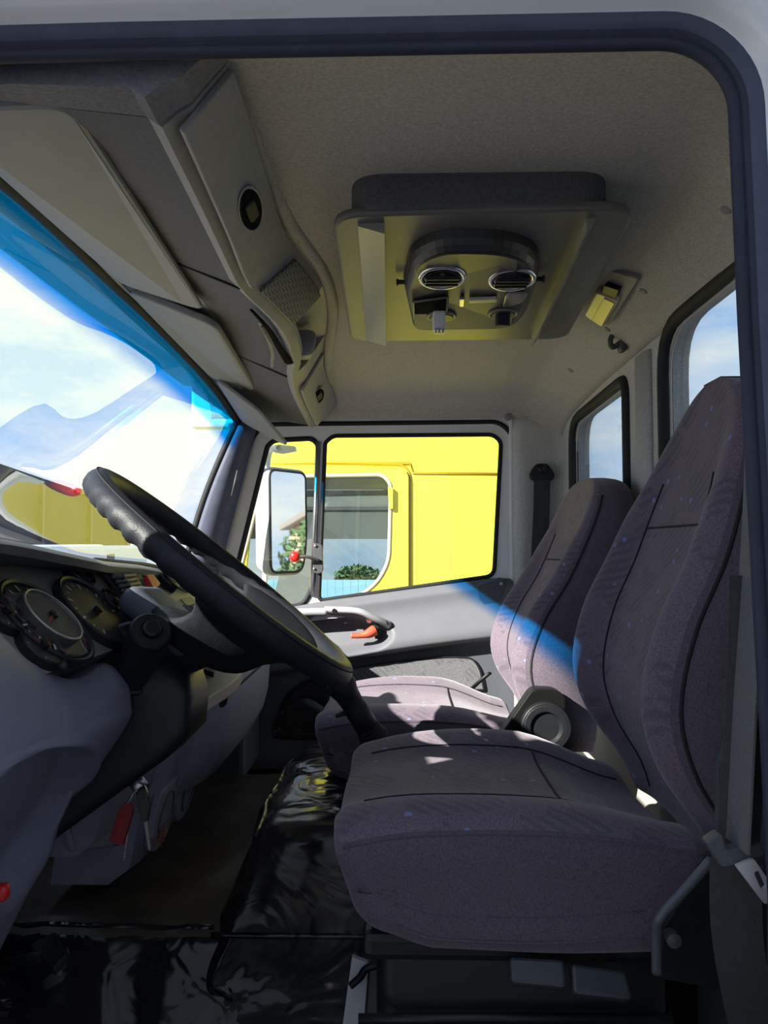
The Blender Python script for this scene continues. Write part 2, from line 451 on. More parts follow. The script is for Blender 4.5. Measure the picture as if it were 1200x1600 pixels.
def rbox(name, size, loc, r, m, parent=None, div=12, deform=None, rotm=None, **kw):
    loc = V(loc)
    def f(p):
        if deform: p = deform(p)
        if rotm is not None: p = rotm @ p
        return p + loc
    me = rbox_mesh(size, r, div, f); me.name = name
    kw.setdefault('smooth', True)
    return link(name, me, m, parent, **kw)
def holed(name, outline, holes, th, m, mapf, parent=None, bevel=0.0, smooth=False):   # flat plate with real openings; mapf(a, b, depth)
    cu = bpy.data.curves.new(name, 'CURVE'); cu.dimensions = '2D'; cu.fill_mode = 'BOTH'
    cu.extrude = th / 2; cu.bevel_depth = bevel; cu.bevel_resolution = 2
    for pts in [outline] + holes:
        s = cu.splines.new('POLY'); s.points.add(len(pts) - 1); s.use_cyclic_u = True
        for k, p in zip(s.points, pts): k.co = (p[0], p[1], 0, 1)
    tmp = bpy.data.objects.new('tmp', cu); C.objects.link(tmp)
    me = bpy.data.meshes.new_from_object(tmp)
    bpy.data.objects.remove(tmp); bpy.data.curves.remove(cu)
    me.name = name
    for v in me.vertices: v.co = mapf(v.co.x, v.co.y, v.co.z)
    bm = bmesh.new(); bm.from_mesh(me); bmesh.ops.recalc_face_normals(bm, faces=bm.faces); bm.to_mesh(me); bm.free()
    me.materials.clear()
    return link(name, me, m, parent, smooth=smooth)
#BODY
# ================================================================ STRUCTURE
YD = 2.45       # inner face of passenger door frame
YN = 0.62       # driver door aperture
XW = 0.53       # rear wall

# ---- floor pan
fl = structure('floor', 'dark cab floor pan under the seats')
box('floor_pan', (-0.95, 0.55, 0.0), (0.56, 2.48, 0.05), RUBBER, fl, bevel=0)
box('toe_board', (-0.97, 0.60, 0.05), (-0.80, 2.46, 0.62), RUBBER, fl, bevel=0.01)

# ---- ceiling headliner
CY = [(0.675, 1.380), (0.70, 1.394), (0.74, 1.405), (0.9, 1.416), (1.2, 1.426), (1.55, 1.43), (1.9, 1.425), (2.15, 1.414), (2.28, 1.402), (2.34, 1.388), (2.38, 1.368), (2.40, 1.346), (2.405, 1.322)]
CXD = [(-0.62, 0.0), (0.37, 0.0), (0.41, -0.006), (0.45, -0.028), (0.49, -0.058), (0.515, -0.082), (0.535, -0.105)]
def ceil_z(x, y): return interp(CY, y) + interp(CXD, x)
ce = structure('ceiling', 'grey felt headliner lining the cab roof')
ys = [0.675, 0.685, 0.70, 0.72, 0.74, 0.8, 0.9, 1.05, 1.2, 1.4, 1.55, 1.7, 1.9, 2.05, 2.15, 2.22, 2.28, 2.31, 2.34, 2.36, 2.38, 2.39, 2.40, 2.405]
xs = [-0.62, -0.4, -0.2, 0.0, 0.2, 0.33, 0.37, 0.385, 0.40, 0.41, 0.43, 0.45, 0.47, 0.49, 0.505, 0.515, 0.53]
grid('headliner', lambda u, v: V((xs[round(u * 16)], ys[round(v * 23)], ceil_z(xs[round(u * 16)], ys[round(v * 23)]))), 16, 23, HEAD, ce, thick=0.006)
box('roof_skin', (-0.75, 0.56, 1.455), (0.60, 2.52, 1.475), WHITE, ce, bevel=0.01)
# padded ridge around the overhead console
tube('headliner_ridge', smooth_path([PZ(375, 95, 1.413), PZ(398, 215, 1.420), PZ(452, 345, 1.424), PZ(505, 425, 1.426), PZ(520, 490, 1.426), PZ(512, 560, 1.418), PZ(516, 600, 1.408)], 8), 0.013, HEAD, ce, n=10, flat=0.7)
for px, py in ((1135, 288), (1007, 453), (950, 527), (893, 605)):
    q = P(px, py, 1.5)
    d = ray(px, py)
    # drop the plug onto the sloping rear strip of the headliner
    x = 0.465; y = x / d.x * d.y; p = V((x, y, CAM.z + d.z / d.y * y))
    p.z = ceil_z(x, y) - 0.001
    lathe('trim_plug', p, V((-0.5, 0, -0.85)), [(0.0085, -0.004), (0.0085, 0.003), (0.006, 0.005), (0.001, 0.0055)], PLUG, ce, n=16)

# ---- rear wall with two window openings
wr = structure('wall_rear', 'felt covered rear cab wall with two windows')
WA = roundpoly([(1.705, 0.74), (1.705, 1.297), (2.255, 1.288), (2.255, 0.74)], [0.03, 0.05, 0.09, 0.03])
WB = roundpoly([(0.82, 0.74), (0.82, 1.345), (1.475, 1.340), (1.475, 0.74)], [0.03, 0.05, 0.10, 0.03])
holed('wall_panel', [(0.58, 0.0), (0.58, 1.385), (2.43, 1.375), (2.43, 0.0)], [[tuple(p) for p in WA], [tuple(p) for p in WB]], 0.05, PILLARF, lambda a, b, d: V((XW + 0.022 + d, a, b)), wr)
# raised felt lip round the openings and the centre post
tube('post_cover', [V((XW - 0.004, 1.59, 1.315)), V((XW - 0.004, 1.59, 0.35))], 0.05, PILLARF, wr, n=12, flat=0.25, upv=(1, 0, 0))
for z, y in ((1.005, 1.592), (0.72, 1.592)):
    lathe('trim_plug', (XW - 0.016, y, z), (-1, 0, 0), [(0.012, -0.004), (0.012, 0.003), (0.008, 0.005), (0.001, 0.0055)], PLUG, wr, n=16)
box('lower_panel', (XW - 0.03, 1.45, 0.20), (XW, 2.36, 0.66), BEIGE, wr, bevel=0.01)
box('lower_rail', (XW - 0.06, 1.35, 0.05), (XW - 0.005, 2.36, 0.34), BLACK, wr, bevel=0.008)
slab('bracket_plate', [(0.42, 1.50, 0.345), (0.50, 1.50, 0.345), (0.50, 1.80, 0.345), (0.42, 1.80, 0.345)], 0.012, BEIGE, wr, r=0.01)

def pane(nm, label, pts, X):
    w_ = structure(nm, label)
    c = V((sum(p.x for p in pts) / len(pts), sum(p.y for p in pts) / len(pts)))
    prism('glass', [V((X + 0.008, p.x, p.y)) for p in pts], (0.004, 0, 0), GLASS, w_)
    tube('window_seal', [V((X - 0.002, p.x + (c.x - p.x) * 0.012, p.y + (c.y - p.y) * 0.012)) for p in pts], 0.015, RUBBER, w_, n=10, closed=True)
    tube('seal_lip', [V((X + 0.004, p.x + (c.x - p.x) * 0.045, p.y + (c.y - p.y) * 0.05)) for p in pts], 0.004, BEIGE, w_, n=8, closed=True)
    return w_
pane('window_2', 'small rear window behind the passenger seat with black rubber seal', WA, XW)
pane('window_3', 'large rear window behind the driver seat with black rubber seal', WB, XW)

# ---- passenger side wall round the door
wp = structure('wall_passenger', 'felt covered passenger side pillar beside the door')
def pillar_fn(u, v):
    x = lerp(0.372, 0.545, u); z = lerp(0.0, 1.335, v)
    y = 2.405 - 0.02 * sstep(0.75, 1.0, u) + 0.02 * (1 - sstep(0.0, 0.12, u))
    return V((x, y, z))
grid('pillar_cover', pillar_fn, 14, 24, PILLARF, wp, thick=0.01)
tube('cover_seam', [P(787, 641, 2.398), P(805, 638, 2.398), P(862, 634, 2.395), P(870, 655, 2.385)], 0.0016, SEAM, wp, n=6)
lathe('trim_plug', P(794, 652, 2.40), (0, -1, 0), [(0.012, -0.004), (0.012, 0.003), (0.008, 0.005), (0.001, 0.0055)], PLUG, wp, n=16)
box('header_body', (-0.70, 2.44, 1.30), (0.56, 2.50, 1.46), FRAMEW, wp, bevel=0.01)
tube('headliner_seam', smooth_path([P(520, 642, 2.40), P(590, 628, 2.399), P(680, 620, 2.395), P(800, 612, 2.39)], 5), 0.0012, SEAM, wp, n=6)
box('pillar_body', (0.36, 2.43, 0.0), (0.56, 2.50, 1.36), FRAMEW, wp, bevel=0.006)
box('kick_wall', (-0.97, 2.425, 0.0), (-0.585, 2.47, 0.80), DASHD, wp, bevel=0.004)
box('sill_body', (-0.70, 2.43, 0.0), (0.56, 2.50, 0.15), FRAMEW, wp, bevel=0.006)

# ---- windshield
WT = [(0.60, -0.50, 1.30), (0.75, -0.525, 1.355), (1.016, -0.552, 1.407), (1.41, -0.58, 1.430), (1.7, -0.578, 1.424), (2.06, -0.560, 1.387), (2.22, -0.545, 1.352), (2.355, -0.527, 1.304)]
TX = [(a, b) for a, b, c in WT]; TZ = [(a, c) for a, b, c in WT]
def wtop(y): return V((sinterp(TX, y), y, sinterp(TZ, y)))
def wbot(y):
    s = (y - 1.5) / 0.9
    return V((-0.795 + 0.105 * s * s, y, 0.79))
def wglass(u, v):
    y = lerp(0.62, 2.352, u); a = wbot(y); b = wtop(y)
    p = a.lerp(b, v); p.x -= 0.02 * math.sin(math.pi * v)
    return p
w1 = structure('window_1', 'curved windshield with blue tinted sun strip along the top')
grid('glass', wglass, 40, 24, GWIND, w1, uv=True)
ytop = [0.62 + (2.352 - 0.62) * i / 40 for i in range(41)]
tube('top_seal', [wtop(y) + V((0.006, 0, 0.000)) for y in ytop], 0.013, RUBBER, w1, n=8)
tube('header_molding', [wtop(y) + V((0.030, 0, 0.006)) for y in ytop], 0.016, DASHD, w1, n=8, flat=0.8)
tube('side_seal', [wglass(1.0, k / 12) + V((0.004, 0.004, 0)) for k in range(13)], 0.012, RUBBER, w1, n=8)
tube('bottom_seal', [wbot(y) for y in ytop], 0.014, RUBBER, w1, n=8)

# ---- passenger side front pillar (A-pillar)
t2 = structure('trim_2', 'dark blue grey front pillar trim beside the windshield')
rings = []
for k in range(13):
    v = k / 12; e = wglass(1.0, v)
    a = e + V((0.008, 0.0, 0)); b = e + V((0.030, -0.012, 0)); z = e.z
    xo = lerp(-0.60, -0.470, v)     # meets the door frame
    c = V((lerp(a.x, xo, 0.75), 2.365, z)); d = V((xo, 2.42, z)); f = V((a.x - 0.01, 2.46, z))
    rings.append([a, b, c, d, f])
loft('pillar_trim', rings, SEALB, t2, smooth=True)
tube('pillar_clip', [P(371, 735, 2.36), P(362, 775, 2.36)], 0.003, DASHD, t2, n=8)
prism('lower_post', [P(296, 1180, 2.33), P(332, 1180, 2.33), P(336, 1275, 2.33), P(296, 1275, 2.33)], (0, 0.10, 0), BEIGE, t2, bevel=0.004)
prism('post_edge', [P(326, 1180, 2.325), P(335, 1180, 2.325), P(338, 1275, 2.325), P(328, 1275, 2.325)], (0, 0.10, 0), RUBBER, t2, bevel=0.002)

# ---- driver door aperture frame (nearest to the viewer)
t1 = structure('trim_1', 'white painted driver door opening with dark rubber seal')
Xr, Zt = 0.296, 1.349
def arc_path():
    pts = [V((-0.54, 1.342)), V((-0.40, 1.345)), V((-0.25, 1.347))]
    R = 0.062
    for k in range(13):
        a = math.pi / 2 * (1 - k / 12)
        pts.append(V((Xr - R + R * math.cos(a), Zt - R + R * math.sin(a))))
    pts += [V((Xr + 0.004, 1.1)), V((Xr + 0.010, 0.9)), V((Xr + 0.016, 0.7)), V((Xr + 0.022, 0.45)), V((Xr + 0.024, 0.0))]
    return pts
AP = arc_path()
def ap_normals():
    out = []
    for i in range(len(AP)):
        t = (AP[min(i + 1, len(AP) - 1)] - AP[max(i - 1, 0)]).normalized()
        out.append(V((-t.y, t.x)))     # outward: up on the header, right on the post
    return out
AN = ap_normals()
AN = [n if (n.y > 0.5 or n.x > 0.5 or (n.x + n.y) > 0) else -n for n in AN]
def sweep(name, prof, m, closed=False, **kw):       # prof: (outward distance, Y)
    rings = []
    for p, n in zip(AP, AN):
        rings.append([V((p.x + n.x * d, y, p.y + n.y * d)) for d, y in prof])
    return loft(name, rings, m, t1, closed=closed, caps=False, smooth=True, **kw)
sweep('rubber_seal', [(0.012, 0.668), (0.001, 0.656), (-0.002, 0.651), (0.0, 0.646), (0.006, 0.644), (0.0075, 0.6465), (0.009, 0.6435), (0.013, 0.642)], mat('seal_dark', (0.030, 0.034, 0.055), 0.6, var=0.1, vscale=30, spec=0.3))
sweep('inner_flange', [(0.0125, 0.6425), (0.015, 0.639), (0.020, 0.637), (0.0238, 0.636)], SEALB)
sweep('painted_frame', [(0.0235, 0.6365), (0.026, 0.632), (0.029, 0.622), (0.036, 0.612), (0.08, 0.602), (0.14, 0.61)], WHITE)
sweep('inner_return', [(0.012, 0.668), (0.06, 0.672), (0.10, 0.672)], PILLARF)

box('cab_side', (0.43, 0.605, -0.3), (0.60, 0.66, 1.46), WHITE, t1, bevel=0.012)
# ---- driver side front pillar, just outside the frame
t3 = structure('trim_3', 'driver side front pillar beside the windshield')
rings = []
for k in range(9):
    v = k / 8; e = wglass(0.0, v)
    rings.append([e + V((0.0, 0.02, 0)), e + V((0.07, 0.0, 0)), V((e.x + 0.09, 0.57, e.z)), V((e.x - 0.01, 0.555, e.z))])
loft('pillar_trim', rings, SEALB, t3, smooth=False)
box('kick_wall', (-0.97, 0.575, 0.0), (-0.60, 0.62, 0.80), DASHD, t3, bevel=0.004)
# ================================================================ PASSENGER DOOR
d1 = structure('door_1', 'grey passenger door with quarter window and main window')
fo = roundpoly([(318, 930), (398, 684), (412, 666), (779, 662), (800, 682), (802, 925), (785, 935), (440, 975)], [5, 5, 14, 18, 18, 4, 4, 5])
hv = roundpoly([(366, 905), (418, 697), (428, 688), (487, 685), (497, 694), (489, 918), (474, 946), (440, 950)], [8, 4, 8, 8, 10, 20, 14, 10])
hm = roundpoly([(498, 939), (508, 692), (520, 681), (770, 679), (783, 690), (772, 900)], [10, 4, 12, 12, 12, 14])
T = lambda pts: [(p.x, p.y) for p in pts]
def mapdoor(Y): return lambda a, b, d: P(a, b, Y) + V((0, d, 0))
holed('window_frame', T(fo), [T(hv), T(hm)], 0.035, FRAMEW, mapdoor(YD + 0.012), d1, bevel=0.0)
tube('outer_seal', [P(a.x, a.y, YD - 0.008) for a in roundpoly([(325, 890), (395, 684), (410, 663), (781, 659), (802, 680), (804, 930)], [3, 5, 14, 20, 20, 3])][2:-2], 0.008, RUBBER, d1, n=8)
def winseal(nm, pts, rad): tube(nm, [P(a.x, a.y, YD - 0.004) for a in pts], rad, RUBBER, d1, n=8, closed=True)
winseal('quarter_seal', hv, 0.009); winseal('main_seal', hm, 0.0075)
prism('quarter_glass', [P(a.x, a.y, YD + 0.02) for a in hv], (0, 0.004, 0), GLASS, d1)
prism('main_glass', [P(a.x, a.y, YD + 0.02) for a in hm], (0, 0.004, 0), GLASS, d1)
tube('divider_bar', [P(497, 690, YD - 0.010), P(493, 800, YD - 0.010), P(487, 930, YD - 0.010)], 0.008, STEEL, d1, n=10)
slab('glass_sticker', [P(534, 683, YD + 0.004), P(561, 683, YD + 0.004), P(561, 678, YD + 0.004), P(534, 678, YD + 0.004)], 0.002, WHITEP, d1, r=0.001, bevel=0)
# quarter window latch with red knob
la = pxprism('latch_plate', [(489, 848), (503, 850), (505, 892), (499, 897), (489, 895)], YD - 0.03, 0.02, DASHD, d1, r=5)
tube('latch_arm', smooth_path([P(498, 876, YD - 0.035), P(480, 870, YD - 0.05), P(462, 870, YD - 0.05)], 5), 0.008, DASHD, la, n=8, flat=0.7)
rbox('latch_knob', (0.034, 0.03, 0.034), P(461, 870, YD - 0.05), 0.014, RED, la, div=8)
for q in ((493, 853), (491, 889)): lathe('screw', P(*q, YD - 0.031), (0, -1, 0), [(0.004, 0), (0.004, 0.003), (0.001, 0.004)], STEEL, la, n=10)

def sill(x): return interp([(335, 975), (440, 951), (505, 939), (770, 903), (806, 904)], x)
def arm(x): return sinterp([(335, 1050), (440, 1040), (540, 1021), (620, 1008), (700, 997), (806, 985)], x)
PKT = roundpoly([(462, 992), (486, 952), (545, 958), (602, 968), (618, 990), (598, 1012), (540, 1024), (490, 1022)], 26, 6)
PKT = [(p.x, p.y) for p in PKT]
SPK = [(p.x, p.y) for p in roundpoly([(424, 1146), (446, 1085), (482, 1060), (560, 1056), (575, 1155), (440, 1152)], 18, 5)]
def doorfn(u, v):
    x = lerp(335, 806, u); s = sill(x); a = arm(x)
    # denser rows near the arm rest
    y = lerp(s, 1198, v)
    d = 0.006 + 0.016 * sstep(0, 14, y - s)
    if y < a: d += 0.050 * sstep(s + 18, a - 4, y) ** 1.5
    else: d += 0.050 * (1 - sstep(0, 14, y - a)) 
    d -= 0.012 * sstep(a + 2, a + 20, y)
    d -= 0.055 * (1 - sstep(-14, 2, sdf_poly(PKT, x, y))) * (1 - sstep(a - 16, a - 2, y) * 0.55)
    d -= 0.02 * (1 - sstep(-4, 1, sdf_poly(SPK, x, y)))
    d += 0.008 * sstep(1150, 1190, y)
    return P(x, y, YD - 0.012) - V((0, d, 0))
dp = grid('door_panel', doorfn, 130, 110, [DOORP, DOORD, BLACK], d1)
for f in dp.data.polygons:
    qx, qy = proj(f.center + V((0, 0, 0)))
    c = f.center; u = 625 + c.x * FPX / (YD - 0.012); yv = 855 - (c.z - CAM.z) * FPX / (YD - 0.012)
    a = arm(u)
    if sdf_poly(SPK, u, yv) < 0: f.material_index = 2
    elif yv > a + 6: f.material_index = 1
pxprism('rear_cap', [(745, 915), (783, 902), (789, 906), (787, 925), (770, 960), (748, 935)], YD - 0.040, 0.03, DOORD, d1, r=5)
lathe('cap_screw', P(783, 912, YD - 0.041), (0, -1, 0), [(0.005, 0), (0.005, 0.003), (0.001, 0.004)], STEEL, d1, n=10)
# moulded shelf lip and grab handle
tube('shelf_lip', smooth_path([P(425, 962, YD - 0.05), P(470, 957, YD - 0.055), P(512, 956, YD - 0.055)], 6), 0.017, mat('handle_grey', (0.32, 0.32, 0.345), 0.5), d1, n=10, flat=0.8)
gh = tube('grab_handle', smooth_path([P(508, 953, YD - 0.055), P(525, 953, YD - 0.060), P(560, 955, YD - 0.085), P(586, 966, YD - 0.078), P(607, 976, YD - 0.052)], 7), lambda t: 0.017 - 0.003 * math.sin(math.pi * t), mat('handle_grey', (0.32, 0.32, 0.345), 0.5), d1, n=12, flat=0.75)
for q, y in (((522, 954), YD - 0.078), ((603, 973), YD - 0.072)): lathe('handle_screw', P(*q, y), (0, -1, 0), [(0.007, 0), (0.007, 0.002), (0.004, 0.003), (0.001, -0.001)], BLACK, gh, n=14)
lv = pxprism('lever_base', [(583, 977), (592, 975), (593, 997), (586, 999)], YD - 0.050, 0.03, BLACK, d1, r=2)
rl = tube('release_lever', smooth_path([P(549, 993, YD - 0.075), P(562, 993, YD - 0.075), P(575, 990, YD - 0.07), P(585, 985, YD - 0.06)], 6), lambda t: 0.010 + 0.010 * sstep(0.3, 0.9, t), ORANGE, lv, n=12, flat=0.9)
lathe('lock_button', P(577, 968, YD - 0.045), V((0, -1, 0.3)), [(0.010, -0.01), (0.010, 0.008), (0.007, 0.013), (0.001, 0.015)], WHITEP, d1, n=16)
# cloth insert and map pocket
ci = roundpoly([(540, 1072), (546, 1045), (600, 1036), (700, 1026), (738, 1028), (750, 1045), (756, 1078)], [3, 10, 20, 20, 12, 10, 3])
prism('cloth_insert', [P(a.x, a.y, YD - 0.030) for a in ci], (0, 0.012, 0), FABD, d1, bevel=0.003)
tube('insert_edge', [P(a.x, a.y, YD - 0.030) for a in ci], 0.003, BLACK, d1, n=6, closed=True)
tube('window_crank', smooth_path([P(462, 1103, YD - 0.02), P(480, 1098, YD - 0.055), P(505, 1112, YD - 0.065), P(528, 1122, YD - 0.065)], 6), lambda t: 0.016 - 0.003 * t, DOORD, d1, n=12)
tube('speaker_rim', [P(a[0], a[1], YD - 0.026) for a in SPK], 0.003, BLACK, d1, n=6, closed=True)
for q in ((441, 1113), (436, 1140), (467, 1141)): lathe('pocket_screw', P(*q, YD - 0.012), (0, -1, 0), [(0.006, 0), (0.006, 0.003), (0.001, 0.004)], DASHD, d1, n=10)
tube('bottom_seal', smooth_path([P(343, 1165, YD - 0.02), P(344, 1185, YD - 0.02), P(356, 1199, YD - 0.02), P(400, 1201, YD - 0.02), P(520, 1199, YD - 0.02)], 6), 0.010, RUBBER, d1, n=8)
pxprism('step_trim', [(336, 1182), (520, 1205), (520, 1225), (372, 1222), (345, 1275), (332, 1275)], YD - 0.012, 0.02, DOORD, d1, r=3)

# ================================================================ OVERHEAD CONSOLE
oc = thing('overhead_console', 'grey plastic overhead storage console above the windshield', 'console', (-0.35, 1.5, 1.31))
UX = [(0.62, -0.172), (0.80, -0.178), (1.0, -0.186), (1.19, -0.190), (1.32, -0.172), (1.447, -0.155), (1.645, -0.163), (1.85, -0.192), (2.03, -0.215), (2.2, -0.216), (2.40, -0.205)]
LX = [(0.62, -0.222), (0.73, -0.228), (1.0, -0.240), (1.2, -0.250), (1.324, -0.232), (1.44, -0.217), (1.655, -0.224), (1.80, -0.249), (2.0, -0.266), (2.31, -0.272), (2.40, -0.27)]
LZ = [(0.62, 1.330), (0.73, 1.335), (1.2, 1.335), (1.5, 1.332), (1.8, 1.322), (2.0, 1.315), (2.31, 1.300), (2.40, 1.29)]
def UP(y): return V((sinterp(UX, y), y, ceil_z(-0.2, y) - 0.004))
def LP_(y): return V((sinterp(LX, y), y, sinterp(LZ, y)))
def FP_(y): return wtop(min(y, 2.35)) + V((0.035, 0, 0.008)) if y <= 2.35 else V((-0.47, y, 1.31))
def csec(y, pocket=0.0):
    U, l, f = UP(y), LP_(y), FP_(y)
    r1 = U.lerp(l, 0.08); r2 = U.lerp(l, 0.72)
    if pocket:
        r1 = r1 + V((-0.012, 0, 0)); q1 = V((min(r1.x, l.x) - 0.075, y, U.z - 0.012)); q2 = V((l.x - 0.07, y, l.z + 0.018)); r2 = r2 + V((-0.014, 0, 0))
    else:
        q1 = r1.lerp(r2, 0.4) - V((0.001, 0, 0)); q2 = r1.lerp(r2, 0.8) - V((0.001, 0, 0))
    l1 = l + V((0.0, 0, 0.010)); l2 = l + V((-0.016, 0, -0.004)); l3 = l + V((-0.030, 0, 0.006))
    m = l3.lerp(f, 0.5); m.z += 0.006
    return [U, r1, q1, q2, r2, l1, l2, l3, m, f, V((f.x, y, U.z + 0.004))]
ysec = [(0.735, 0), (0.9, 0), (1.05, 0), (1.19, 0), (1.26, 0), (1.32, 0), (1.40, 0), (1.46, 0), (1.462, 1), (1.52, 1), (1.60, 1), (1.68, 1), (1.76, 1), (1.79, 1), (1.792, 0), (1.85, 0), (1.95, 0), (2.05, 0), (2.2, 0), (2.33, 0), (2.385, 0)]
rings = [csec(y, p) for y, p in ysec]
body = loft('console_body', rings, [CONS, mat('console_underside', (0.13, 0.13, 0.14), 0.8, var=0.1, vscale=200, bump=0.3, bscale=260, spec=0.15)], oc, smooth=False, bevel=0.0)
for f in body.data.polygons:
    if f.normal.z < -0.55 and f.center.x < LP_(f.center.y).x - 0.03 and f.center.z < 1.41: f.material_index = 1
m_ = body.modifiers.new('es', 'EDGE_SPLIT'); m_.split_angle = math.radians(38)
for p in body.data.polygons: p.use_smooth = True
# felt end piece at the driver side
rings = [csec(y) for y in (0.675, 0.69, 0.71, 0.725)]
rings = [[q + V((0.004 if k < 5 else 0, 0, -0.004 if k > 4 else 0)) for k, q in enumerate(r)] for r in rings]
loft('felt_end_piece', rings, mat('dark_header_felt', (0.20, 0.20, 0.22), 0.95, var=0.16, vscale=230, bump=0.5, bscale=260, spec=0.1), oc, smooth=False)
def face_pt(y, t, off=0.0):        # point on the rear face (t=0 at the roof, 1 at the lip)
    U, l = UP(y), LP_(y); p = U.lerp(l, t); n = V((0.75, 0, -0.66)).normalized()
    return p + n * off
def face_panel(name, y0, y1, t0, t1, th, m, parent, skew=0.0, rr=0.006):
    c = [face_pt(y0, t0, th / 2), face_pt(y1 + skew * 0, t0, th / 2), face_pt(y1, t1, th / 2), face_pt(y0, t1, th / 2)]
    nu, nv = 16, 6
    vs = []
    for lay in (0.0, th):
        for i in range(nu + 1):
            for j in range(nv + 1):
                y = lerp(y0, y1, i / nu) + skew * (j / nv - 0.5); vs.append(face_pt(y, lerp(t0, t1, j / nv), lay))
    fs = []; B = (nu + 1) * (nv + 1)
    for i in range(nu):
        for j in range(nv):
            a = i * (nv + 1) + j; q = (a, a + 1, a + nv + 2, a + nv + 1); fs.append(q); fs.append(tuple(B + k for k in q[::-1]))
    for i in range(nu):
        a = i * (nv + 1); fs.append((a, a + nv + 1, B + a + nv + 1, B + a)); a += nv; fs.append((a, B + a, B + a + nv + 1, a + nv + 1))
    for j in range(nv):
        fs.append((j, B + j, B + j + 1, j + 1)); a = nu * (nv + 1) + j; fs.append((a, a + 1, B + a + 1, B + a))
    return mesh(name, vs, fs, m, parent, bevel=0.002)
nf = face_panel('flap_door', 0.742, 1.205, 0.03, 1.02, 0.008, CONS, oc); nf['label'] = 'grey flap nearest the driver door'
ff = face_panel('flap_door', 1.93, 2.36, 0.05, 1.02, 0.008, CONS, oc); ff['label'] = 'small grey flap above the passenger door'
def flap_lock(y, t, parent, s=1.0):
    n = V((0.75, 0, -0.66)).normalized(); p = face_pt(y, t, 0.010)
    e1 = (face_pt(y + 0.01, t) - face_pt(y - 0.01, t)).normalized(); e2 = n.cross(e1)
    rim = []
    for k in range(24):
        a = 2 * math.pi * k / 24; rim.append(p + e1 * (math.cos(a) * 0.066 * s) + e2 * (math.sin(a) * 0.0235 * s))
    r_ = prism('lock_recess', [q - n * 0.004 for q in rim], n * 0.0045, CAV, parent)
    tube('lock_rim', rim, 0.0022, CONS, r_, n=6, closed=True)
    slab('lock_latch', [p + e1 * a * s + e2 * b * s + n * 0.003 for a, b in ((-0.030, -0.010), (0.026, -0.010), (0.026, 0.010), (-0.030, 0.010))], 0.005, RUBBER, r_, r=0.006)
flap_lock(1.0, 0.52, nf, 0.9); flap_lock(2.16, 0.55, ff, 0.95)
sg = face_panel('speaker_grille', 1.262, 1.452, 0.14, 0.94, 0.006, None, oc, skew=-0.04)
def grille_mat():
    m = mat('speaker_grille', (0.16, 0.16, 0.165), 0.6)
    t = m.node_tree; b = t.nodes['Principled BSDF']; tc = N(t, 'ShaderNodeTexCoord')
    vo = N(t, 'ShaderNodeTexVoronoi'); vo.inputs['Scale'].default_value = 210; vo.inputs['Randomness'].default_value = 0.12
    L(t, tc.outputs['Object'], vo.inputs['Vector'])
    cr = N(t, 'ShaderNodeValToRGB'); cr.color_ramp.elements[0].position = 0.30; cr.color_ramp.elements[0].color = (0.02, 0.02, 0.02, 1); cr.color_ramp.elements[1].position = 0.42; cr.color_ramp.elements[1].color = (0.20, 0.20, 0.205, 1)
    L(t, vo.outputs['Distance'], cr.inputs[0]); L(t, cr.outputs[0], b.inputs['Base Color'])
    return m
sg.data.materials.append(grille_mat())
tube('header_slot', [P(-30, 141, 0.72), P(38, 139, 0.76)], 0.007, CAV, oc, n=8, flat=0.6)
slab('pocket_shelf', [V((-0.285, 1.48, 1.352)), V((-0.235, 1.48, 1.348)), V((-0.238, 1.77, 1.345)), V((-0.29, 1.77, 1.350))], 0.006, BLACK, oc, r=0.006)
slab('pocket_divider', [V((-0.30, 1.70, 1.345)), V((-0.205, 1.72, 1.345)), V((-0.195, 1.70, 1.40)), V((-0.29, 1.70, 1.405))], 0.05, CONS, oc, r=0.02)
# finger slot under the lip
tube('finger_slot', smooth_path([LP_(1.34) + V((-0.045, 0, 0.004)), LP_(1.45) + V((-0.045, 0, 0.001)), LP_(1.58) + V((-0.04, 0, -0.001)), LP_(1.68) + V((-0.028, 0, -0.001))], 6), lambda t: 0.003 + 0.008 * t, CAV, oc, n=10, flat=0.5)
tube('panel_joint', [LP_(1.82) + V((-0.03, 0, 0.003)), (LP_(1.82).lerp(FP_(1.82), 0.5)) + V((0, 0, 0.003)), FP_(1.84) + V((0.02, 0, -0.004))], 0.002, SEAM, oc, n=6)
tube('panel_joint', [LP_(1.22) + V((-0.02, 0, 0.0)), (LP_(1.22).lerp(FP_(1.22), 0.5)) + V((0, 0, 0.003)), FP_(1.24) + V((0.02, 0, -0.004))], 0.002, SEAM, oc, n=6)

# ================================================================ SUN VISORS
def visor(label, corners, th=0.016, clip=None):
    c = [V(k) for k in corners]; base = (c[0] + c[1]) / 2
    t = thing('sun_visor', label, 'visor', base, group='sun visors along the windshield')
    slab('visor_board', c, th, VIS, t, r=0.035, bevel=0.006)
    tube('hinge_rod', [c[0].lerp(c[1], -0.02) + V((0, 0, 0.004)), c[0].lerp(c[1], 1.03) + V((0, 0, 0.004))], 0.006, DASHD, t, n=8)
    if clip:
        rbox('hinge_clip', (0.02, 0.03, 0.014), clip, 0.005, BLACK, t, div=6)
    return t
visor('large grey sun visor in front of the driver seat', [wtop(0.70) + V((0.045, 0, 0.0)), wtop(1.40) + V((0.035, 0, -0.012)), PZ(320, 482, 1.375), V((-0.338, 0.73, 1.362))], clip=wtop(1.43) + V((0.05, 0, -0.012)))
visor('middle grey sun visor between the two others', [wtop(1.44) + V((0.035, 0, -0.012)), wtop(2.03) + V((0.035, 0, -0.012)), PZ(406, 617, 1.365), PZ(338, 505, 1.365)], clip=wtop(2.06) + V((0.05, 0, -0.012)))
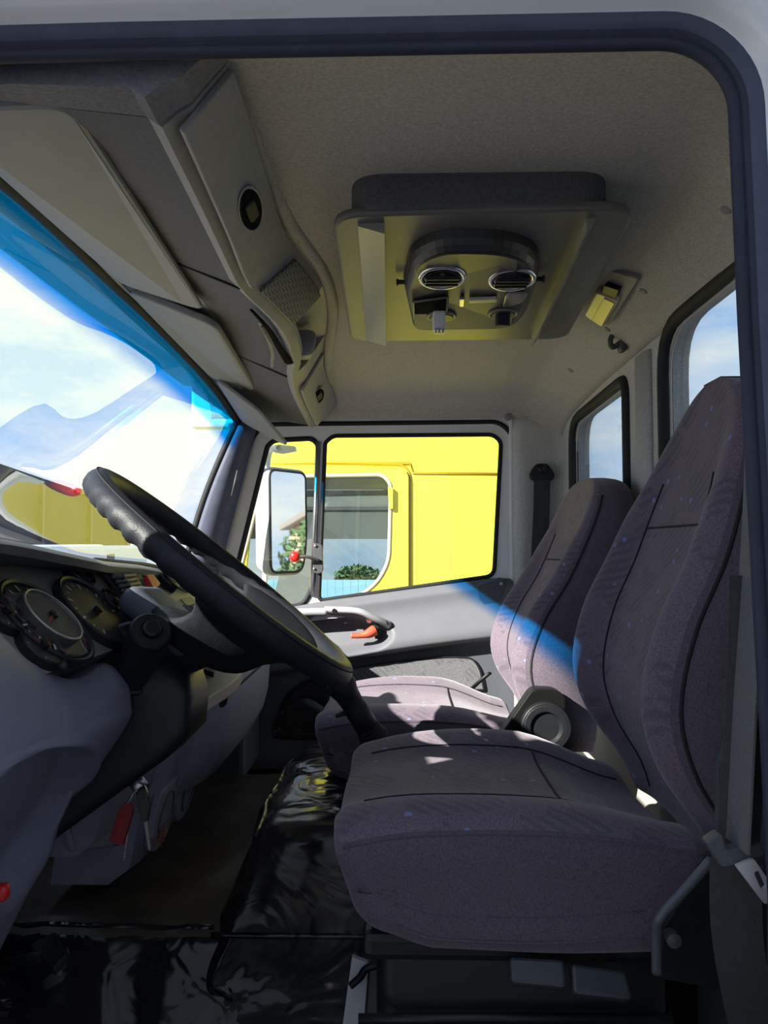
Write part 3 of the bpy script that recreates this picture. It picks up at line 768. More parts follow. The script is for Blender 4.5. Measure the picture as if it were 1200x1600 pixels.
visor('drooping grey sun visor beside the passenger door', [wtop(2.03) + V((0.045, 0, -0.016)), wtop(2.33) + V((0.03, 0, -0.012)), P(452, 697, 2.32), P(404, 640, 2.14)], th=0.012)
# ================================================================ ROOF HATCH PANEL
rh = thing('roof_hatch', 'grey plastic roof hatch cover hanging below the headliner', 'hatch', (0.12, 1.3, 1.36))
ZP = 1.368
hc = [PZ(518, 330, ZP), PZ(998, 318, ZP), PZ(885, 526, ZP), PZ(548, 529, ZP)]
ctr = (hc[0] + hc[1] + hc[2] + hc[3]) / 4
nk = [ctr + (k - ctr) * 0.92 for k in hc]
nk[0] = PZ(548, 290, 1.40); nk[1] = PZ(955, 285, 1.40)
slab('hatch_neck', [V((k.x, k.y, 1.40)) for k in nk], 0.07, mat('shaded_felt', (0.11, 0.11, 0.12), 0.95, var=0.16, vscale=230, bump=0.5, bscale=260, spec=0.1), rh, r=0.05, bevel=0.008)  # same felt as the headliner, with the neck's shade put into its colour
slab('hatch_plate', hc, 0.014, HATCH, rh, r=0.05, bevel=0.005)
def hq(u, v, dz=0.0):
    p = hc[0] * (1 - u) * (1 - v) + hc[1] * u * (1 - v) + hc[2] * u * v + hc[3] * (1 - u) * v
    return V((p.x, p.y, ZP + dz))
def fold(name, u0, u1, zl, zr, m, u0b=None, u1b=None):
    pts = []
    u0b = u0 if u0b is None else u0b; u1b = u1 if u1b is None else u1b
    top = []; bot = []
    for i in range(9):
        v = 0.04 + 0.93 * i / 8; k = 1.0
        top.append([hq(lerp(u0, u0b, i / 8), v, -0.006), hq(lerp(u1, u1b, i / 8), v, -0.006), hq(lerp(u1, u1b, i / 8), v, -0.007 + zr * k), hq(lerp(u0, u0b, i / 8), v, -0.007 + zl * k)])
    return loft(name, top, m, rh)
fold('folded_strip', 0.085, 0.175, -0.004, -0.016, mat('hatch_strip', (0.26, 0.25, 0.22), 0.25), 0.075, 0.165)
fold('folded_strip', 0.845, 0.875, -0.020, -0.003, mat('hatch_strip', (0.26, 0.25, 0.22), 0.25), 0.835, 0.865)
# ---- roof ventilation unit
vu = thing('roof_vent_unit', 'black roof ventilation unit with two round silver ringed vents', 'vent', (0.1, 1.3, 1.31))
ZU = 1.335
uo = [PZ(632, 455, ZU), PZ(645, 405, ZU), PZ(690, 385, ZU), PZ(790, 387, ZU), PZ(838, 405, ZU), PZ(841, 440, ZU), PZ(825, 478, ZU), PZ(800, 497, ZU), PZ(645, 500, ZU)]
q2 = roundpoly([(p.x, p.y) for p in uo], [0.03, 0.06, 0.05, 0.05, 0.05, 0.04, 0.05, 0.03, 0.02], 4)
top = [V((p.x, p.y, ZP - 0.004)) for p in q2]; cen = sum(top, V((0, 0, 0))) / len(top)
def usec(s, z, sh=0.0):
    return [V((cen.x + (p.x - cen.x) * s, cen.y + (p.y - cen.y) * s + sh, z - 0.10 * max(0, p.y - cen.y) * (1 if z < ZP - 0.02 else 0))) for p in q2]
loft('unit_housing', [usec(1.03, ZP - 0.004), usec(1.01, ZP - 0.02), usec(0.985, ZU + 0.004), usec(0.94, ZU - 0.006)], mat('unit_plastic', (0.026, 0.025, 0.024), 0.38), vu, bevel=0.003)
def vent(px, py, R):
    p = PZ(px, py, ZU - 0.008); ax = V((0, -0.12, -1))
    r_ = ring('vent_ring', p, ax, R, 0.0045, SILV, vu)
    lathe('vent_ball', p - ax * 0.004, ax, [(R, -0.004), (R * 0.98, 0.002), (R * 0.8, 0.007), (R * 0.45, 0.004), (0.001, 0.002)], BLACKG, r_, n=28, smooth=True)
    for k in (-0.4, 0.0, 0.4):
        box('vent_fin', (p.x - R * 0.75, p.y + k * R - 0.0015, p.z - 0.010), (p.x + R * 0.75, p.y + k * R + 0.0015, p.z - 0.004), BLACK, r_, bevel=0)
vent(691, 433, 0.034); vent(800, 436, 0.034)
oz = ZU - 0.014
rf = slab('control_recess', [PZ(646, 472, oz), PZ(700, 464, oz), PZ(697, 496, oz), PZ(647, 499, oz)], 0.006, CAV, vu, r=0.004)
tube('recess_rim', [PZ(646, 472, oz - 0.003), PZ(700, 464, oz - 0.003), PZ(697, 496, oz - 0.003), PZ(647, 499, oz - 0.003)], 0.0022, mat('unit_trim', (0.16, 0.15, 0.12), 0.4), rf, n=6, closed=True)
ku = mat('unit_trim', (0.16, 0.15, 0.12), 0.4)
def knob(px, py, stem):
    p = PZ(px, py, oz - 0.004)
    r_ = ring('knob_ring', p, (0, 0, -1), 0.024, 0.003, ku, vu)
    if stem: 
        slab('knob_grip', [p + V((-0.011, -0.006, -0.012)), p + V((0.011, -0.006, -0.012)), p + V((0.014, 0.006, -0.012)), p + V((-0.014, 0.006, -0.012))], 0.022, BLACK, r_, r=0.004)
    lathe('knob_base', p, (0, 0, -1), [(0.023, -0.003), (0.020, 0.004), (0.001, 0.004)], BLACK, r_, n=24)
knob(690, 494, False); knob(786, 490, True)
slab('switch_bar', [PZ(733, 467, oz - 0.003), PZ(776, 465, oz - 0.003), PZ(776, 470, oz - 0.003), PZ(733, 472, oz - 0.003)], 0.006, mat('switch_ivory', (0.50, 0.46, 0.36), 0.4), vu, r=0.002)
slab('small_switch', [PZ(718, 466, oz - 0.002), PZ(726, 465, oz - 0.002), PZ(725, 477, oz - 0.002), PZ(718, 477, oz - 0.002)], 0.006, STEEL, vu, r=0.002)
slab('display_window', [PZ(790, 458, oz - 0.002), PZ(826, 457, oz - 0.002), PZ(816, 472, oz - 0.002), PZ(785, 480, oz - 0.002)], 0.005, mat('smoked_lens', (0.22, 0.20, 0.18), 0.2), vu, r=0.012)
for px, py in ((628, 441), (842, 436)): lathe('side_screw', PZ(px, py, ZP - 0.018), (-1 if px < 700 else 1, 0, 0), [(0.004, -0.01), (0.004, 0.006), (0.006, 0.006), (0.006, 0.009), (0.001, 0.010)], BLACK, vu, n=10)
# loose connector
pc = PZ(686, 488, oz - 0.01)
cc = thing('wire_connector', 'white plastic wire connector dangling from the roof vent unit', 'connector', pc)
rbox('connector_body', (0.022, 0.016, 0.034), pc + V((0, 0, -0.016)), 0.003, WHITEP, cc, div=6)
for dx in (-0.006, 0.0, 0.006): box('connector_pin', (pc.x + dx - 0.0015, pc.y - 0.01, pc.z - 0.040), (pc.x + dx + 0.0015, pc.y - 0.006, pc.z - 0.030), STEEL, cc, bevel=0)
tube('connector_wire', smooth_path([pc + V((0, 0, 0.0)), pc + V((-0.004, 0.004, 0.010)), pc + V((-0.012, 0.008, 0.022))], 4), 0.003, BLACK, cc, n=6)

# ================================================================ DOME LIGHT, COAT HOOK
nl = V((-0.62, 0, -0.78)).normalized()
dl0 = V((0.437, 1.62, ceil_z(0.437, 1.62)))
dc = [PP(942, 428, dl0 + nl * 0.012, nl), PP(988, 445, dl0 + nl * 0.012, nl), PP(948, 508, dl0 + nl * 0.012, nl), PP(914, 484, dl0 + nl * 0.012, nl)]
dl = thing('dome_light', 'clear lens dome light on the headliner near the rear windows', 'lamp', (dc[0] + dc[2]) / 2)
def dq(u, v, o): return dc[0] * (1 - u) * (1 - v) + dc[1] * u * (1 - v) + dc[2] * u * v + dc[3] * (1 - u) * v + nl * o
slab('light_base', [dq(-0.05, -0.15, -0.006), dq(1.08, -0.15, -0.006), dq(1.08, 1.0, -0.006), dq(-0.05, 1.0, -0.006)], 0.016, CONS, dl, r=0.01)
slab('light_lens', [dq(0.08, 0.28, 0.006), dq(0.92, 0.28, 0.006), dq(0.95, 0.98, 0.006), dq(0.08, 0.98, 0.006)], 0.016, LENS, dl, r=0.012, bevel=0.005)
slab('light_reflector', [dq(0.45, 0.32, 0.0150), dq(0.86, 0.32, 0.0150), dq(0.90, 0.92, 0.0150), dq(0.45, 0.92, 0.0150)], 0.003, mat('lamp_reflector', (0.80, 0.70, 0.30), 0.3), dl, r=0.004, bevel=0.001)
slab('light_switch', [dq(0.25, 0.10, 0.006), dq(0.75, 0.08, 0.006), dq(0.80, 0.26, 0.006), dq(0.30, 0.28, 0.006)], 0.012, BLACK, dl, r=0.003)
hk = PX(972, 533, 0.50)
ho = thing('coat_hook', 'dark grey plastic coat hook above the rear window post', 'hook', hk)
rbox('hook_plate', (0.016, 0.030, 0.05), hk + V((0, 0, 0.0)), 0.006, DASHD, ho, div=6)
tube('hook_arm', smooth_path([hk + V((-0.004, 0, -0.004)), hk + V((-0.022, 0, -0.014)), hk + V((-0.026, 0, 0.002)), hk + V((-0.022, 0, 0.012))], 5), 0.006, DASHD, ho, n=8)

# ================================================================ SEATS
def make_seat(name, label, ox, oy, oz, bscale, bx=0.0, lean=0.0, broad=False):
    # ox: cushion front, oy: near side, oz: cushion top level; width .47
    W = 0.47; Ln = 0.455; H = 0.135; yc = oy + W / 2
    t = thing(name, label, 'seat', (ox + 0.22, yc, 0.05))
    def dcush(p):
        x, y, z = p
        u = (x + Ln / 2) / Ln; s = y / (W / 2)
        if z > 0:
            k = z / (H / 2)
            z += k * (0.020 * math.exp(-((abs(s) - 0.72) / 0.22) ** 2) - 0.016 * u * (1 - s * s) + 0.012 * math.sin(math.pi * clamp(u * 1.1)) )
            z -= k * 0.045 * sstep(0.60, 1.0, u) * (0.62 + 0.38 * s)
            z -= k * 0.012 * sstep(0.45, 0.0, u) * sstep(0.0, 1.0, s)
            z -= k * 0.010 * sstep(0.30, 0.0, u) ** 2
            x += -0.012 * k * (1 - s * s) * sstep(0.5, 0, u)
        else:
            z += 0.025 * sstep(0.25, 0.0, u)
        x += 0.045 * clamp(0.5 - z / H) * sstep(0.4, 0.0, u)
        y += 0.004 * math.sin(u * 9 + 1.5 * z / H) * clamp(0.5 - z / H)
        return V((x, y, z))
    cu = rbox('cushion', (Ln, W, H), (ox + Ln / 2, yc, oz - H / 2 - 0.012), 0.030, [FAB, FABS], t, div=26, deform=dcush)
    for f in cu.data.polygons:
        c_ = f.center - V((ox + Ln / 2, yc, oz - H / 2 - 0.012))
        if c_.z < H / 2 - 0.022 or abs(c_.y) > W / 2 - 0.010: f.material_index = 1
    def ctop(u, s, o=0.002):
        p = dcush(V((lerp(-Ln / 2, Ln / 2, u), s * W / 2, H / 2))); return p + V((ox + Ln / 2, yc, oz - H / 2 - 0.012 + o))
    for s in (-0.52, 0.52): tube('seam', [ctop(0.10 + 0.86 * k / 20, s, 0.0005) for k in range(21)], 0.0016, SEAM, cu, n=6)
    tube('seam', [ctop(0.66, -0.52 + 1.04 * k / 14, 0.0005) for k in range(15)], 0.0016, SEAM, cu, n=6)
    for s in (-1, 1):
        path = []
        for k in range(24):
            u = 0.03 + 0.95 * k / 23; p = dcush(V((lerp(-Ln / 2, Ln / 2, u), s * (W / 2 - 0.009), H / 2 - 0.009)))
            path.append(p + V((ox + Ln / 2, yc, oz - H / 2 - 0.012)))
        tube('piping', path, 0.0032, FABS, cu, n=8)
    for dz in (-0.010, -0.040):
        path = []
        for k in range(20):
            u = 0.05 + 0.75 * k / 19; p = dcush(V((lerp(-Ln / 2, Ln / 2, u), -W / 2, dz - 0.006 * math.sin(u * 4)))); path.append(p + V((ox + Ln / 2, yc, oz - H / 2 - 0.012)))
        tube('side_seam', path, 0.0012, FABS, cu, n=6)
    # backrest
    XF = [(0.48, 0.47), (0.54, 0.455), (0.62, 0.415), (0.70, 0.400), (0.80, 0.420), (0.90, 0.462), (1.0, 0.492), (1.1, 0.515), (1.20, 0.535)]
    HW = [(0.48, 0.205), (0.58, 0.228), (0.70, 0.236), (0.84, 0.236), (0.92, 0.228), (0.98, 0.210), (1.03, 0.184), (1.08, 0.155), (1.11, 0.128), (1.135, 0.100), (1.155, 0.068), (1.168, 0.03)]
    YS = [(0.48, 0.0), (0.92, 0.0), (1.0, -0.012), (1.12, -0.045), (1.17, -0.05)]
    TH = [(0.48, 0.10), (0.6, 0.125), (0.75, 0.125), (0.9, 0.10), (1.0, 0.085), (1.08, 0.075), (1.13, 0.065), (1.155, 0.05), (1.168, 0.02)]
    BOL = [(0.48, 0.010), (0.6, 0.032), (0.8, 0.036), (0.95, 0.026), (1.06, 0.008), (1.17, 0.0)]
    if broad:
        HW = [(0.48, 0.205), (0.58, 0.228), (0.70, 0.236), (0.84, 0.236), (0.92, 0.233), (1.0, 0.224), (1.08, 0.206), (1.12, 0.184), (1.145, 0.155), (1.160, 0.115), (1.168, 0.06)]
        YS = [(0.48, 0.0), (1.17, 0.0)]
        TH = [(0.48, 0.10), (0.6, 0.125), (0.75, 0.125), (0.9, 0.115), (1.0, 0.105), (1.1, 0.098), (1.14, 0.082), (1.160, 0.06), (1.168, 0.035)]
    def zmap(z): return oz + 0.015 + (z - 0.50) * bscale - 0.07
    def section(z, s, front=True):
        hw = sinterp(HW, z); xf = ox + bx + lean * (z - 0.70) + sinterp(XF, z); th = sinterp(TH, z); bo = sinterp(BOL, z)
        a = abs(s)
        x = xf - bo * math.exp(-((a - 0.76) / 0.17) ** 2) + bo * 0.25 * (1 - a * a)
        x += 0.030 * sstep(0.86, 1.0, a) * (1.0 if a <= 1 else 1)
        return V((x, yc + sinterp(YS, z) + s * hw, zmap(z))), th
    zs = [0.48 + 0.02 * k for k in range(33)] + [1.13, 1.14, 1.15, 1.157, 1.163, 1.168]
    zs = [z for z in zs if z <= 1.168]
    NF = 36; rings = []
    for z in zs:
        r = []
        for k in range(NF + 1):
            s = -1 + 2 * k / NF; s = math.copysign(abs(s) ** 0.85, s)
            r.append(section(z, s)[0])
        p0, th = section(z, 0); xb = ox + bx + lean * (z - 0.70) + sinterp(XF, z) + th; hw = sinterp(HW, z)
        for k in range(9):
            s = 1 - 2 * k / 8
            r.append(V((xb - 0.022 * abs(s) ** 4, yc + sinterp(YS, z) + s * hw * 0.985, zmap(z))))
        rings.append(r)
    br = loft('backrest', rings, [FAB, FABS], t, smooth=True)
    for f in br.data.polygons:
        zc = f.center.z
        # side and rear panels are plain
        zz = (zc - oz - 0.015 + 0.07) / bscale + 0.50
        hw = sinterp(HW, clamp(zz, 0.48, 1.168))
        s = abs(f.center.y - yc - sinterp(YS, clamp(zz, 0.48, 1.168)))
        if s > hw * 0.925 or f.normal.x > 0.3: f.material_index = 1
    for s in (-0.50, 0.50): tube('seam', [section(0.50 + 0.52 * k / 26, s)[0] + V((-0.0006, 0, 0)) for k in range(27)], 0.0017, SEAM, br, n=6)
    tube('seam', [section(0.945, -0.50 + k / 14)[0] + V((-0.0006, 0, 0)) for k in range(15)], 0.0017, SEAM, br, n=6)
    for s in (-0.93, 0.93): tube('piping', [section(0.52 + 0.59 * k / 26, s)[0] + V((-0.0008, 0, 0)) for k in range(27)], 0.0026, SEAM, br, n=6)
    return t, yc, zmap
ds, dyc, dz_ = make_seat('driver_chair', 'dark purple grey fabric driver seat with tall backrest', -0.085, 0.875, 0.572, 0.93, 0.015, -0.02)
ps, pyc, pz_ = make_seat('passenger_chair', 'sunlit purple grey fabric passenger seat beside the far door', -0.182, 1.515, 0.552, 0.84, 0.048, 0.08, True)
# driver seat base and controls
rbox('seat_pedestal', (0.36, 0.36, 0.36), (0.15, 1.11, 0.235), 0.03, BLACK, ds, div=8)
box('cushion_pan', (-0.045, 0.905, 0.405), (0.345, 1.315, 0.440), BLACK, ds, bevel=0.01)
for k, pts in enumerate(([(795, 1498), (880, 1503), (884, 1548), (797, 1540)], [(890, 1508), (975, 1520), (985, 1566), (893, 1556)])):
    pd = slab('adjust_paddle', [P(a, b, 0.885 - 0.02 * (j > 1)) for j, (a, b) in enumerate(pts)], 0.018, mat('paddle_grey', (0.035, 0.04, 0.045), 0.4), ds, r=0.006, bevel=0.004)
tube('paddle_pivot', [P(820, 1478, 0.90), P(930, 1486, 0.90)], 0.009, BLACK, ds, n=8)
tube('recline_lever', smooth_path([P(1112, 1343, 0.83), P(1070, 1390, 0.83), P(1032, 1432, 0.83), P(1026, 1460, 0.84), P(1026, 1520, 0.85)], 6), 0.0055, mat('lever_grey', (0.09, 0.10, 0.115), 0.4), ds, n=8)
lathe('lever_bolt', P(1052, 1468, 0.84), (0, -1, 0), [(0.008, -0.01), (0.008, 0.004), (0.001, 0.006)], DASHD, ds, n=12)
pxprism('side_bracket', [(1035, 1450), (1100, 1350), (1200, 1370), (1200, 1560), (1030, 1530)], 0.865, 0.012, BLACK, ds, r=12)
rc = pxprism('recliner_cover', [(1125, 1330), (1120, 1200), (1135, 1165), (1165, 1150), (1200, 1160), (1200, 1330)], 0.858, 0.012, DASHD, ds, r=[3, 20, 20, 20, 3, 3])
# passenger seat base, recliner cover with knob
box('seat_pedestal', (-0.09, 1.56, 0.41), (0.24, 1.94, 0.455), BLACK, ps, bevel=0.01)
rcv = pxprism('recliner_cover', [(768, 1168), (829, 1080), (838, 1076), (868, 1077), (884, 1088), (881, 1200), (780, 1200)], 1.468, 0.035, mat('recliner_black', (0.008, 0.008, 0.008), 0.4, spec=0.25), ps, r=[4, 8, 8, 10, 8, 3, 3], bevel=0.006)
kc = P(851, 1134, 1.466)
lathe('recliner_knob', kc, (0, -1, 0), [(0.048, 0.0), (0.047, 0.012), (0.043, 0.018), (0.030, 0.018), (0.028, 0.012), (0.001, 0.012)], BLACK, rcv, n=32, smooth=False, bevel=0.002)
ring('knob_rim', kc + V((0, -0.014, 0)), (0, 1, 0), 0.0445, 0.0035, BLACK, rcv)
tube('recliner_strut', [P(765, 1052, 1.99), P(748, 1066, 2.02), P(735, 1078, 2.04)], 0.008, BLACK, ps, n=8, flat=0.6)

# ================================================================ SEAT BELTS
def strap(name, path, wdir, wd, m, parent, th=0.0022):
    path = smooth_path(path, 6); rings = []
    for i, p in enumerate(path):
        t = (path[min(i + 1, len(path) - 1)] - path[max(i - 1, 0)]).normalized()
        w_ = (V(wdir) - t * V(wdir).dot(t)).normalized(); n = t.cross(w_)
        rings.append([p + w_ * wd / 2 + n * th / 2, p - w_ * wd / 2 + n * th / 2, p - w_ * wd / 2 - n * th / 2, p + w_ * wd / 2 - n * th / 2])
    return loft(name, rings, m, parent)
sb = thing('seat_belt', 'black seat belt hanging from the felt pillar behind the passenger door', 'seat belt', P(845, 900, 2.37), group='seat belts')
strap('belt_strap', [P(847, 745, 2.372), P(846, 800, 2.37), P(843, 860, 2.365), P(838, 960, 2.35)], (1, 0, 0), 0.052, BELT, sb)
ba = prism('belt_anchor', [P(a.x, a.y, 2.37) for a in roundpoly([(827, 741), (838, 724), (856, 724), (868, 741), (864, 751), (831, 751)], [5, 6, 6, 5, 4, 4])], (0, 0.02, 0), BLACK, sb, bevel=0.004)
lathe('anchor_cap', P(847, 733, 2.37), (0, -1, 0), [(0.014, 0), (0.014, 0.006), (0.009, 0.012), (0.001, 0.013)], BLACKG, ba, n=20)
nb = thing('seat_belt', 'grey driver seat belt with steel tongue hanging in the foreground', 'seat belt', P(1150, 1400, 0.68), group='seat belts')
strap('belt_strap', [P(1186, 640, 0.685), P(1181, 800, 0.685), P(1172, 950, 0.685), P(1162, 1100, 0.685), P(1150, 1320, 0.685)], (0.04, -1, 0), 0.045, BELTL, nb)
strap('lower_strap', [P(1172, 900, 0.70), P(1168, 1060, 0.70), P(1160, 1200, 0.70), P(1152, 1345, 0.70)], (1, -0.25, 0), 0.036, BELT, nb)
strap('floor_strap', [P(1150, 1345, 0.70), P(1150, 1440, 0.71), P(1160, 1520, 0.72), P(1185, 1640, 0.74)], (1, -0.35, 0), 0.044, BELT, nb)
tg = prism('tongue_cover', [P(a.x, a.y, 0.675) for a in roundpoly([(1104, 1318), (1128, 1302), (1136, 1330), (1190, 1318), (1196, 1336), (1150, 1352), (1128, 1356)], 6, 4)], (0, 0.014, 0), DASHD, nb, bevel=0.003)
to = roundpoly([(1148, 1352), (1176, 1340), (1200, 1375), (1206, 1402), (1194, 1412)], 4, 3)
hl = roundpoly([(1176, 1362), (1184, 1358), (1196, 1384), (1188, 1390)], 3, 3)
holed('belt_tongue', T(to), [T(hl)], 0.004, mat('tongue_steel', (0.55, 0.55, 0.56), 0.4, metal=0.3), mapdoor(0.672), nb)
# ================================================================ DASHBOARD
da = thing('dashboard', 'blue grey plastic dashboard with round gauges under the windshield', 'dashboard', (-0.6, 1.45, 0.25))
PN = V((1, 0, 1)).normalized(); P0 = V((-0.423, 0.88, 0.807))
def onp(px, py, off=0.0): return PP(px, py, P0 + PN * off, PN)
HZ = [(0.64, 0.915), (0.80, 0.912), (1.0, 0.892), (1.12, 0.880), (1.3, 0.868), (1.38, 0.856), (1.45, 0.826), (1.53, 0.778), (1.60, 0.748), (1.75, 0.735), (2.35, 0.735)]
def dsec(y):
    h = sinterp(HZ, y); c = sstep(1.06, 1.20, y)          # c: 0 binnacle, 1 centre panel
    q = sstep(1.50, 1.62, y)                               # passenger side
    b = wbot(y) + V((0.02, 0, 0.0))
    zt = lerp(0.835, 0.80, q); zm = min(h - 0.004, 0.90)
    zc2 = lerp(lerp(0.876, 0.860, c), 0.0, 0.0)
    zlip = min(zc2, h - 0.022); xlip = lerp(-0.492, -0.476, c) + (zc2 - zlip)
    pts = [b, V((b.x + 0.02, y, zt)), V((lerp(-0.56, -0.60, q), y, lerp(zm, 0.775, q))), V((lerp(-0.452, min(xlip + 0.006, -0.43), c), y, h)), V((lerp(-0.438, min(xlip + 0.018, -0.415), c), y, h - 0.008)),
           V((lerp(-0.442, min(xlip + 0.016, -0.417), c), y, h - 0.018)), V((min(xlip, -0.42), y, zlip)), V((lerp(-0.380, -0.400, q), y, min(lerp(0.764, 0.72, q), zlip - 0.01))),
           V((-0.42, y, min(0.735, zlip - 0.02))), V((-0.60, y, 0.66)), V((-0.76, y, 0.66))]
    return pts
ysd = [0.64, 0.70, 0.76, 0.82, 0.88, 0.94, 1.0, 1.06, 1.09, 1.12, 1.15, 1.20, 1.28, 1.36, 1.44, 1.50, 1.53, 1.56, 1.62, 1.75, 1.9, 2.05, 2.2, 2.30]
db = loft('dash_top', [dsec(y) for y in ysd], [DASHD, CLUST], da, smooth=True)
e_ = db.modifiers.new('es', 'EDGE_SPLIT'); e_.split_angle = math.radians(40)
for f in db.data.polygons:
    if f.normal.dot(PN) > 0.95 and f.center.z < 0.88 and f.center.x > -0.50: f.material_index = 1
# hood side wall of the binnacle at the driver door end
box('binnacle_end', (-0.66, 0.63, 0.70), (-0.455, 0.655, 0.90), DASHD, da, bevel=0.01)
# gauges
def gauge(name, px, py, R, deep=0.012, inner=None, needle=None, ticks=0):
    c = onp(px, py, 0.004)
    g = lathe(name, c, PN, [(R * 1.04, -0.006), (R * 1.04, deep), (R * 1.0, deep + 0.002), (R * 0.95, deep), (R * 0.93, 0.002), (0.001, 0.002)], [BLACK], da, n=44, smooth=False)
    u = V((0, 1, 0)); v = PN.cross(u)
    lathe('dial_face', c + PN * 0.003, PN, [(R * 0.88, 0.0), (R * 0.88, 0.001), (0.001, 0.001)], DIALG, g, n=36)
    if inner:
        lathe('inner_dial', c + PN * 0.004, PN, [(inner, 0.0), (inner, 0.010), (inner * 0.94, 0.012), (inner * 0.9, 0.009), (0.001, 0.009)], mat('inner_dial', (0.075, 0.070, 0.064), 0.3), g, n=36)
        ring('inner_ring', c + PN * 0.015, PN, inner * 0.97, 0.0016, mat('dial_ring', (0.42, 0.41, 0.38), 0.3, metal=0.6), g, n=36, k=6)
    for k in range(ticks):
        a = math.radians(225 - 270 * k / (ticks - 1)); rr = R * (0.76 if not inner else 0.80)
        q = c + PN * 0.0055 + (u * math.cos(a) + v * math.sin(a)) * rr
        s = R * (0.045 if k % 2 else 0.075)
        e1 = (u * math.cos(a) + v * math.sin(a)) * s; e2 = (-u * math.sin(a) + v * math.cos(a)) * s * 0.3
        mesh('dial_mark', [q - e1 - e2, q + e1 - e2, q + e1 + e2, q - e1 + e2], [(0, 1, 2, 3)], DIALR if k > ticks * 0.8 else DIALM, g, fix=False)
    if needle is not None:
        a = math.radians(needle); e1 = u * math.cos(a) + v * math.sin(a); e2 = -u * math.sin(a) + v * math.cos(a); q = c + PN * 0.008
        ln = (inner or R * 0.8) * 0.85
        if inner: q = c + PN * 0.0145
        mesh('needle', [q - e2 * 0.002 - e1 * 0.008, q + e1 * ln, q + e2 * 0.002 - e1 * 0.008], [(0, 1, 2)], DIALR, g, fix=False)
        lathe('needle_cap', q, PN, [(0.006, -0.003), (0.006, 0.003), (0.001, 0.004)], BLACK, g, n=14)
    lathe('gauge_glass', c + PN * (deep - 0.004 + (0.006 if inner else 0)), PN, [(R * 0.90, 0.0), (0.001, 0.0004)], GAUGEG, g, n=36, caps=False, smooth=True)
    return g
gauge('tachograph', 70, 974, 0.066, 0.006, inner=0.042, needle=200, ticks=13)
gauge('speedometer', 147, 959, 0.064, 0.007, needle=230, ticks=15)
gauge('small_gauge', 120, 899, 0.026, 0.008, needle=60, ticks=5)
gauge('small_gauge', 176, 945, 0.026, 0.008, needle=60, ticks=5)
gauge('small_gauge', 62, 1014, 0.029, 0.006, needle=120, ticks=5)
gauge('small_gauge', 5, 961, 0.029, 0.006, needle=120, ticks=5)
gauge('small_gauge', 199, 981, 0.013, 0.010)
tube('reset_stem', [onp(98, 1041, 0), onp(98, 1041, 0.014)], 0.006, BLACK, da, n=10)
# centre panel with air vent, hazard switch
cp = [onp(p.x, p.y, 0.003) for p in roundpoly([(141, 877), (243, 886), (292, 912), (320, 944), (308, 972), (214, 972), (188, 934)], [6, 22, 20, 14, 8, 6, 8], 5)]
prism('centre_panel', cp, PN * 0.004, CLUST, da, bevel=0.001)
tube('panel_rim', [p + PN * 0.004 for p in cp], 0.004, DASHD, da, n=8, closed=True)
vn = slab('air_vent', [onp(a, b, 0.010) for a, b in ((169, 895), (211, 891), (234, 930), (197, 938))], 0.012, DASHD, da, r=0.008, bevel=0.002)
slab('vent_cavity', [onp(a, b, 0.0165) for a, b in ((174, 899), (209, 895), (229, 928), (198, 934))], 0.002, BLACKG, vn, r=0.004, bevel=0)
for k in range(5):
    t = (k + 0.5) / 5
    a = onp(lerp(174, 198, t), lerp(899, 934, t), 0.019); b = onp(lerp(209, 229, t), lerp(895, 928, t), 0.019)
    tube('vent_slat', [a, b], 0.0026, DASHD, vn, n=6)
tube('vent_slat', [onp(191, 897, 0.020), onp(214, 931, 0.020)], 0.0022, DASHD, vn, n=6)
hz = slab('hazard_switch', [onp(a, b, 0.014) for a, b in ((222, 905), (233, 904), (244, 919), (234, 928))], 0.022, RED, da, r=0.004, bevel=0.003)
lathe('lighter_socket', onp(252, 913, 0.006), PN, [(0.017, 0), (0.017, 0.014), (0.012, 0.016), (0.010, 0.006), (0.001, 0.006)], BLACK, da, n=20)
lathe('lighter_socket', onp(262, 920, 0.006), PN, [(0.013, 0), (0.013, 0.018), (0.001, 0.020)], BLACK, da, n=20)
sq = [onp(p.x, p.y, 0.0075) for p in roundpoly([(206, 962), (262, 950), (286, 940), (300, 952), (296, 966), (230, 976)], 5, 3)]
for k in range(5):
    pts = [onp(216 + 14 * k + a, 957 - 4 * k + b, 0.010) for a, b in ((0, 0), (11, -3), (15, 6), (4, 9))]
    slab('rocker_switch', pts, 0.006, DASHD, da, r=0.002, bevel=0.001)
slab('dash_clock', [onp(a, b, 0.010) for a, b in ((279, 938), (296, 934), (306, 944), (290, 950))], 0.008, BLACK, da, r=0.003)
for q in ((158, 885), (265, 917), (204, 944)): lathe('panel_screw', onp(*q, 0.006), PN, [(0.004, 0), (0.004, 0.003), (0.001, 0.004)], BLACK, da, n=10)

# dash top mats with defroster slots
MATB = mat('dash_mat_beige', (0.60, 0.47, 0.24), 0.9, var=0.08, vscale=30, bump=0.3, bscale=200)
def dtop(x, y):
    s = dsec(y); 
    tab = sorted([(p.x, p.z) for p in s[1:4]]); return V((x, y, interp(tab, x) + 0.006))
for y0, y1, x0, x1 in ((0.70, 0.98, -0.69, -0.50), (1.06, 1.38, -0.71, -0.51), (1.64, 2.20, -0.70, -0.50)):
    slab('dash_mat', [dtop(x0, y0), dtop(x1, y0), dtop(x1, y1), dtop(x0, y1)], 0.006, MATB, da, r=0.03, bevel=0.001)
for y0, y1 in ((1.0, 1.04), (1.41, 1.44)):
    slab('defroster_slot', [dtop(-0.68, y0), dtop(-0.56, y0), dtop(-0.56, y1), dtop(-0.68, y1)], 0.004, WHITEP, da, r=0.004, bevel=0)

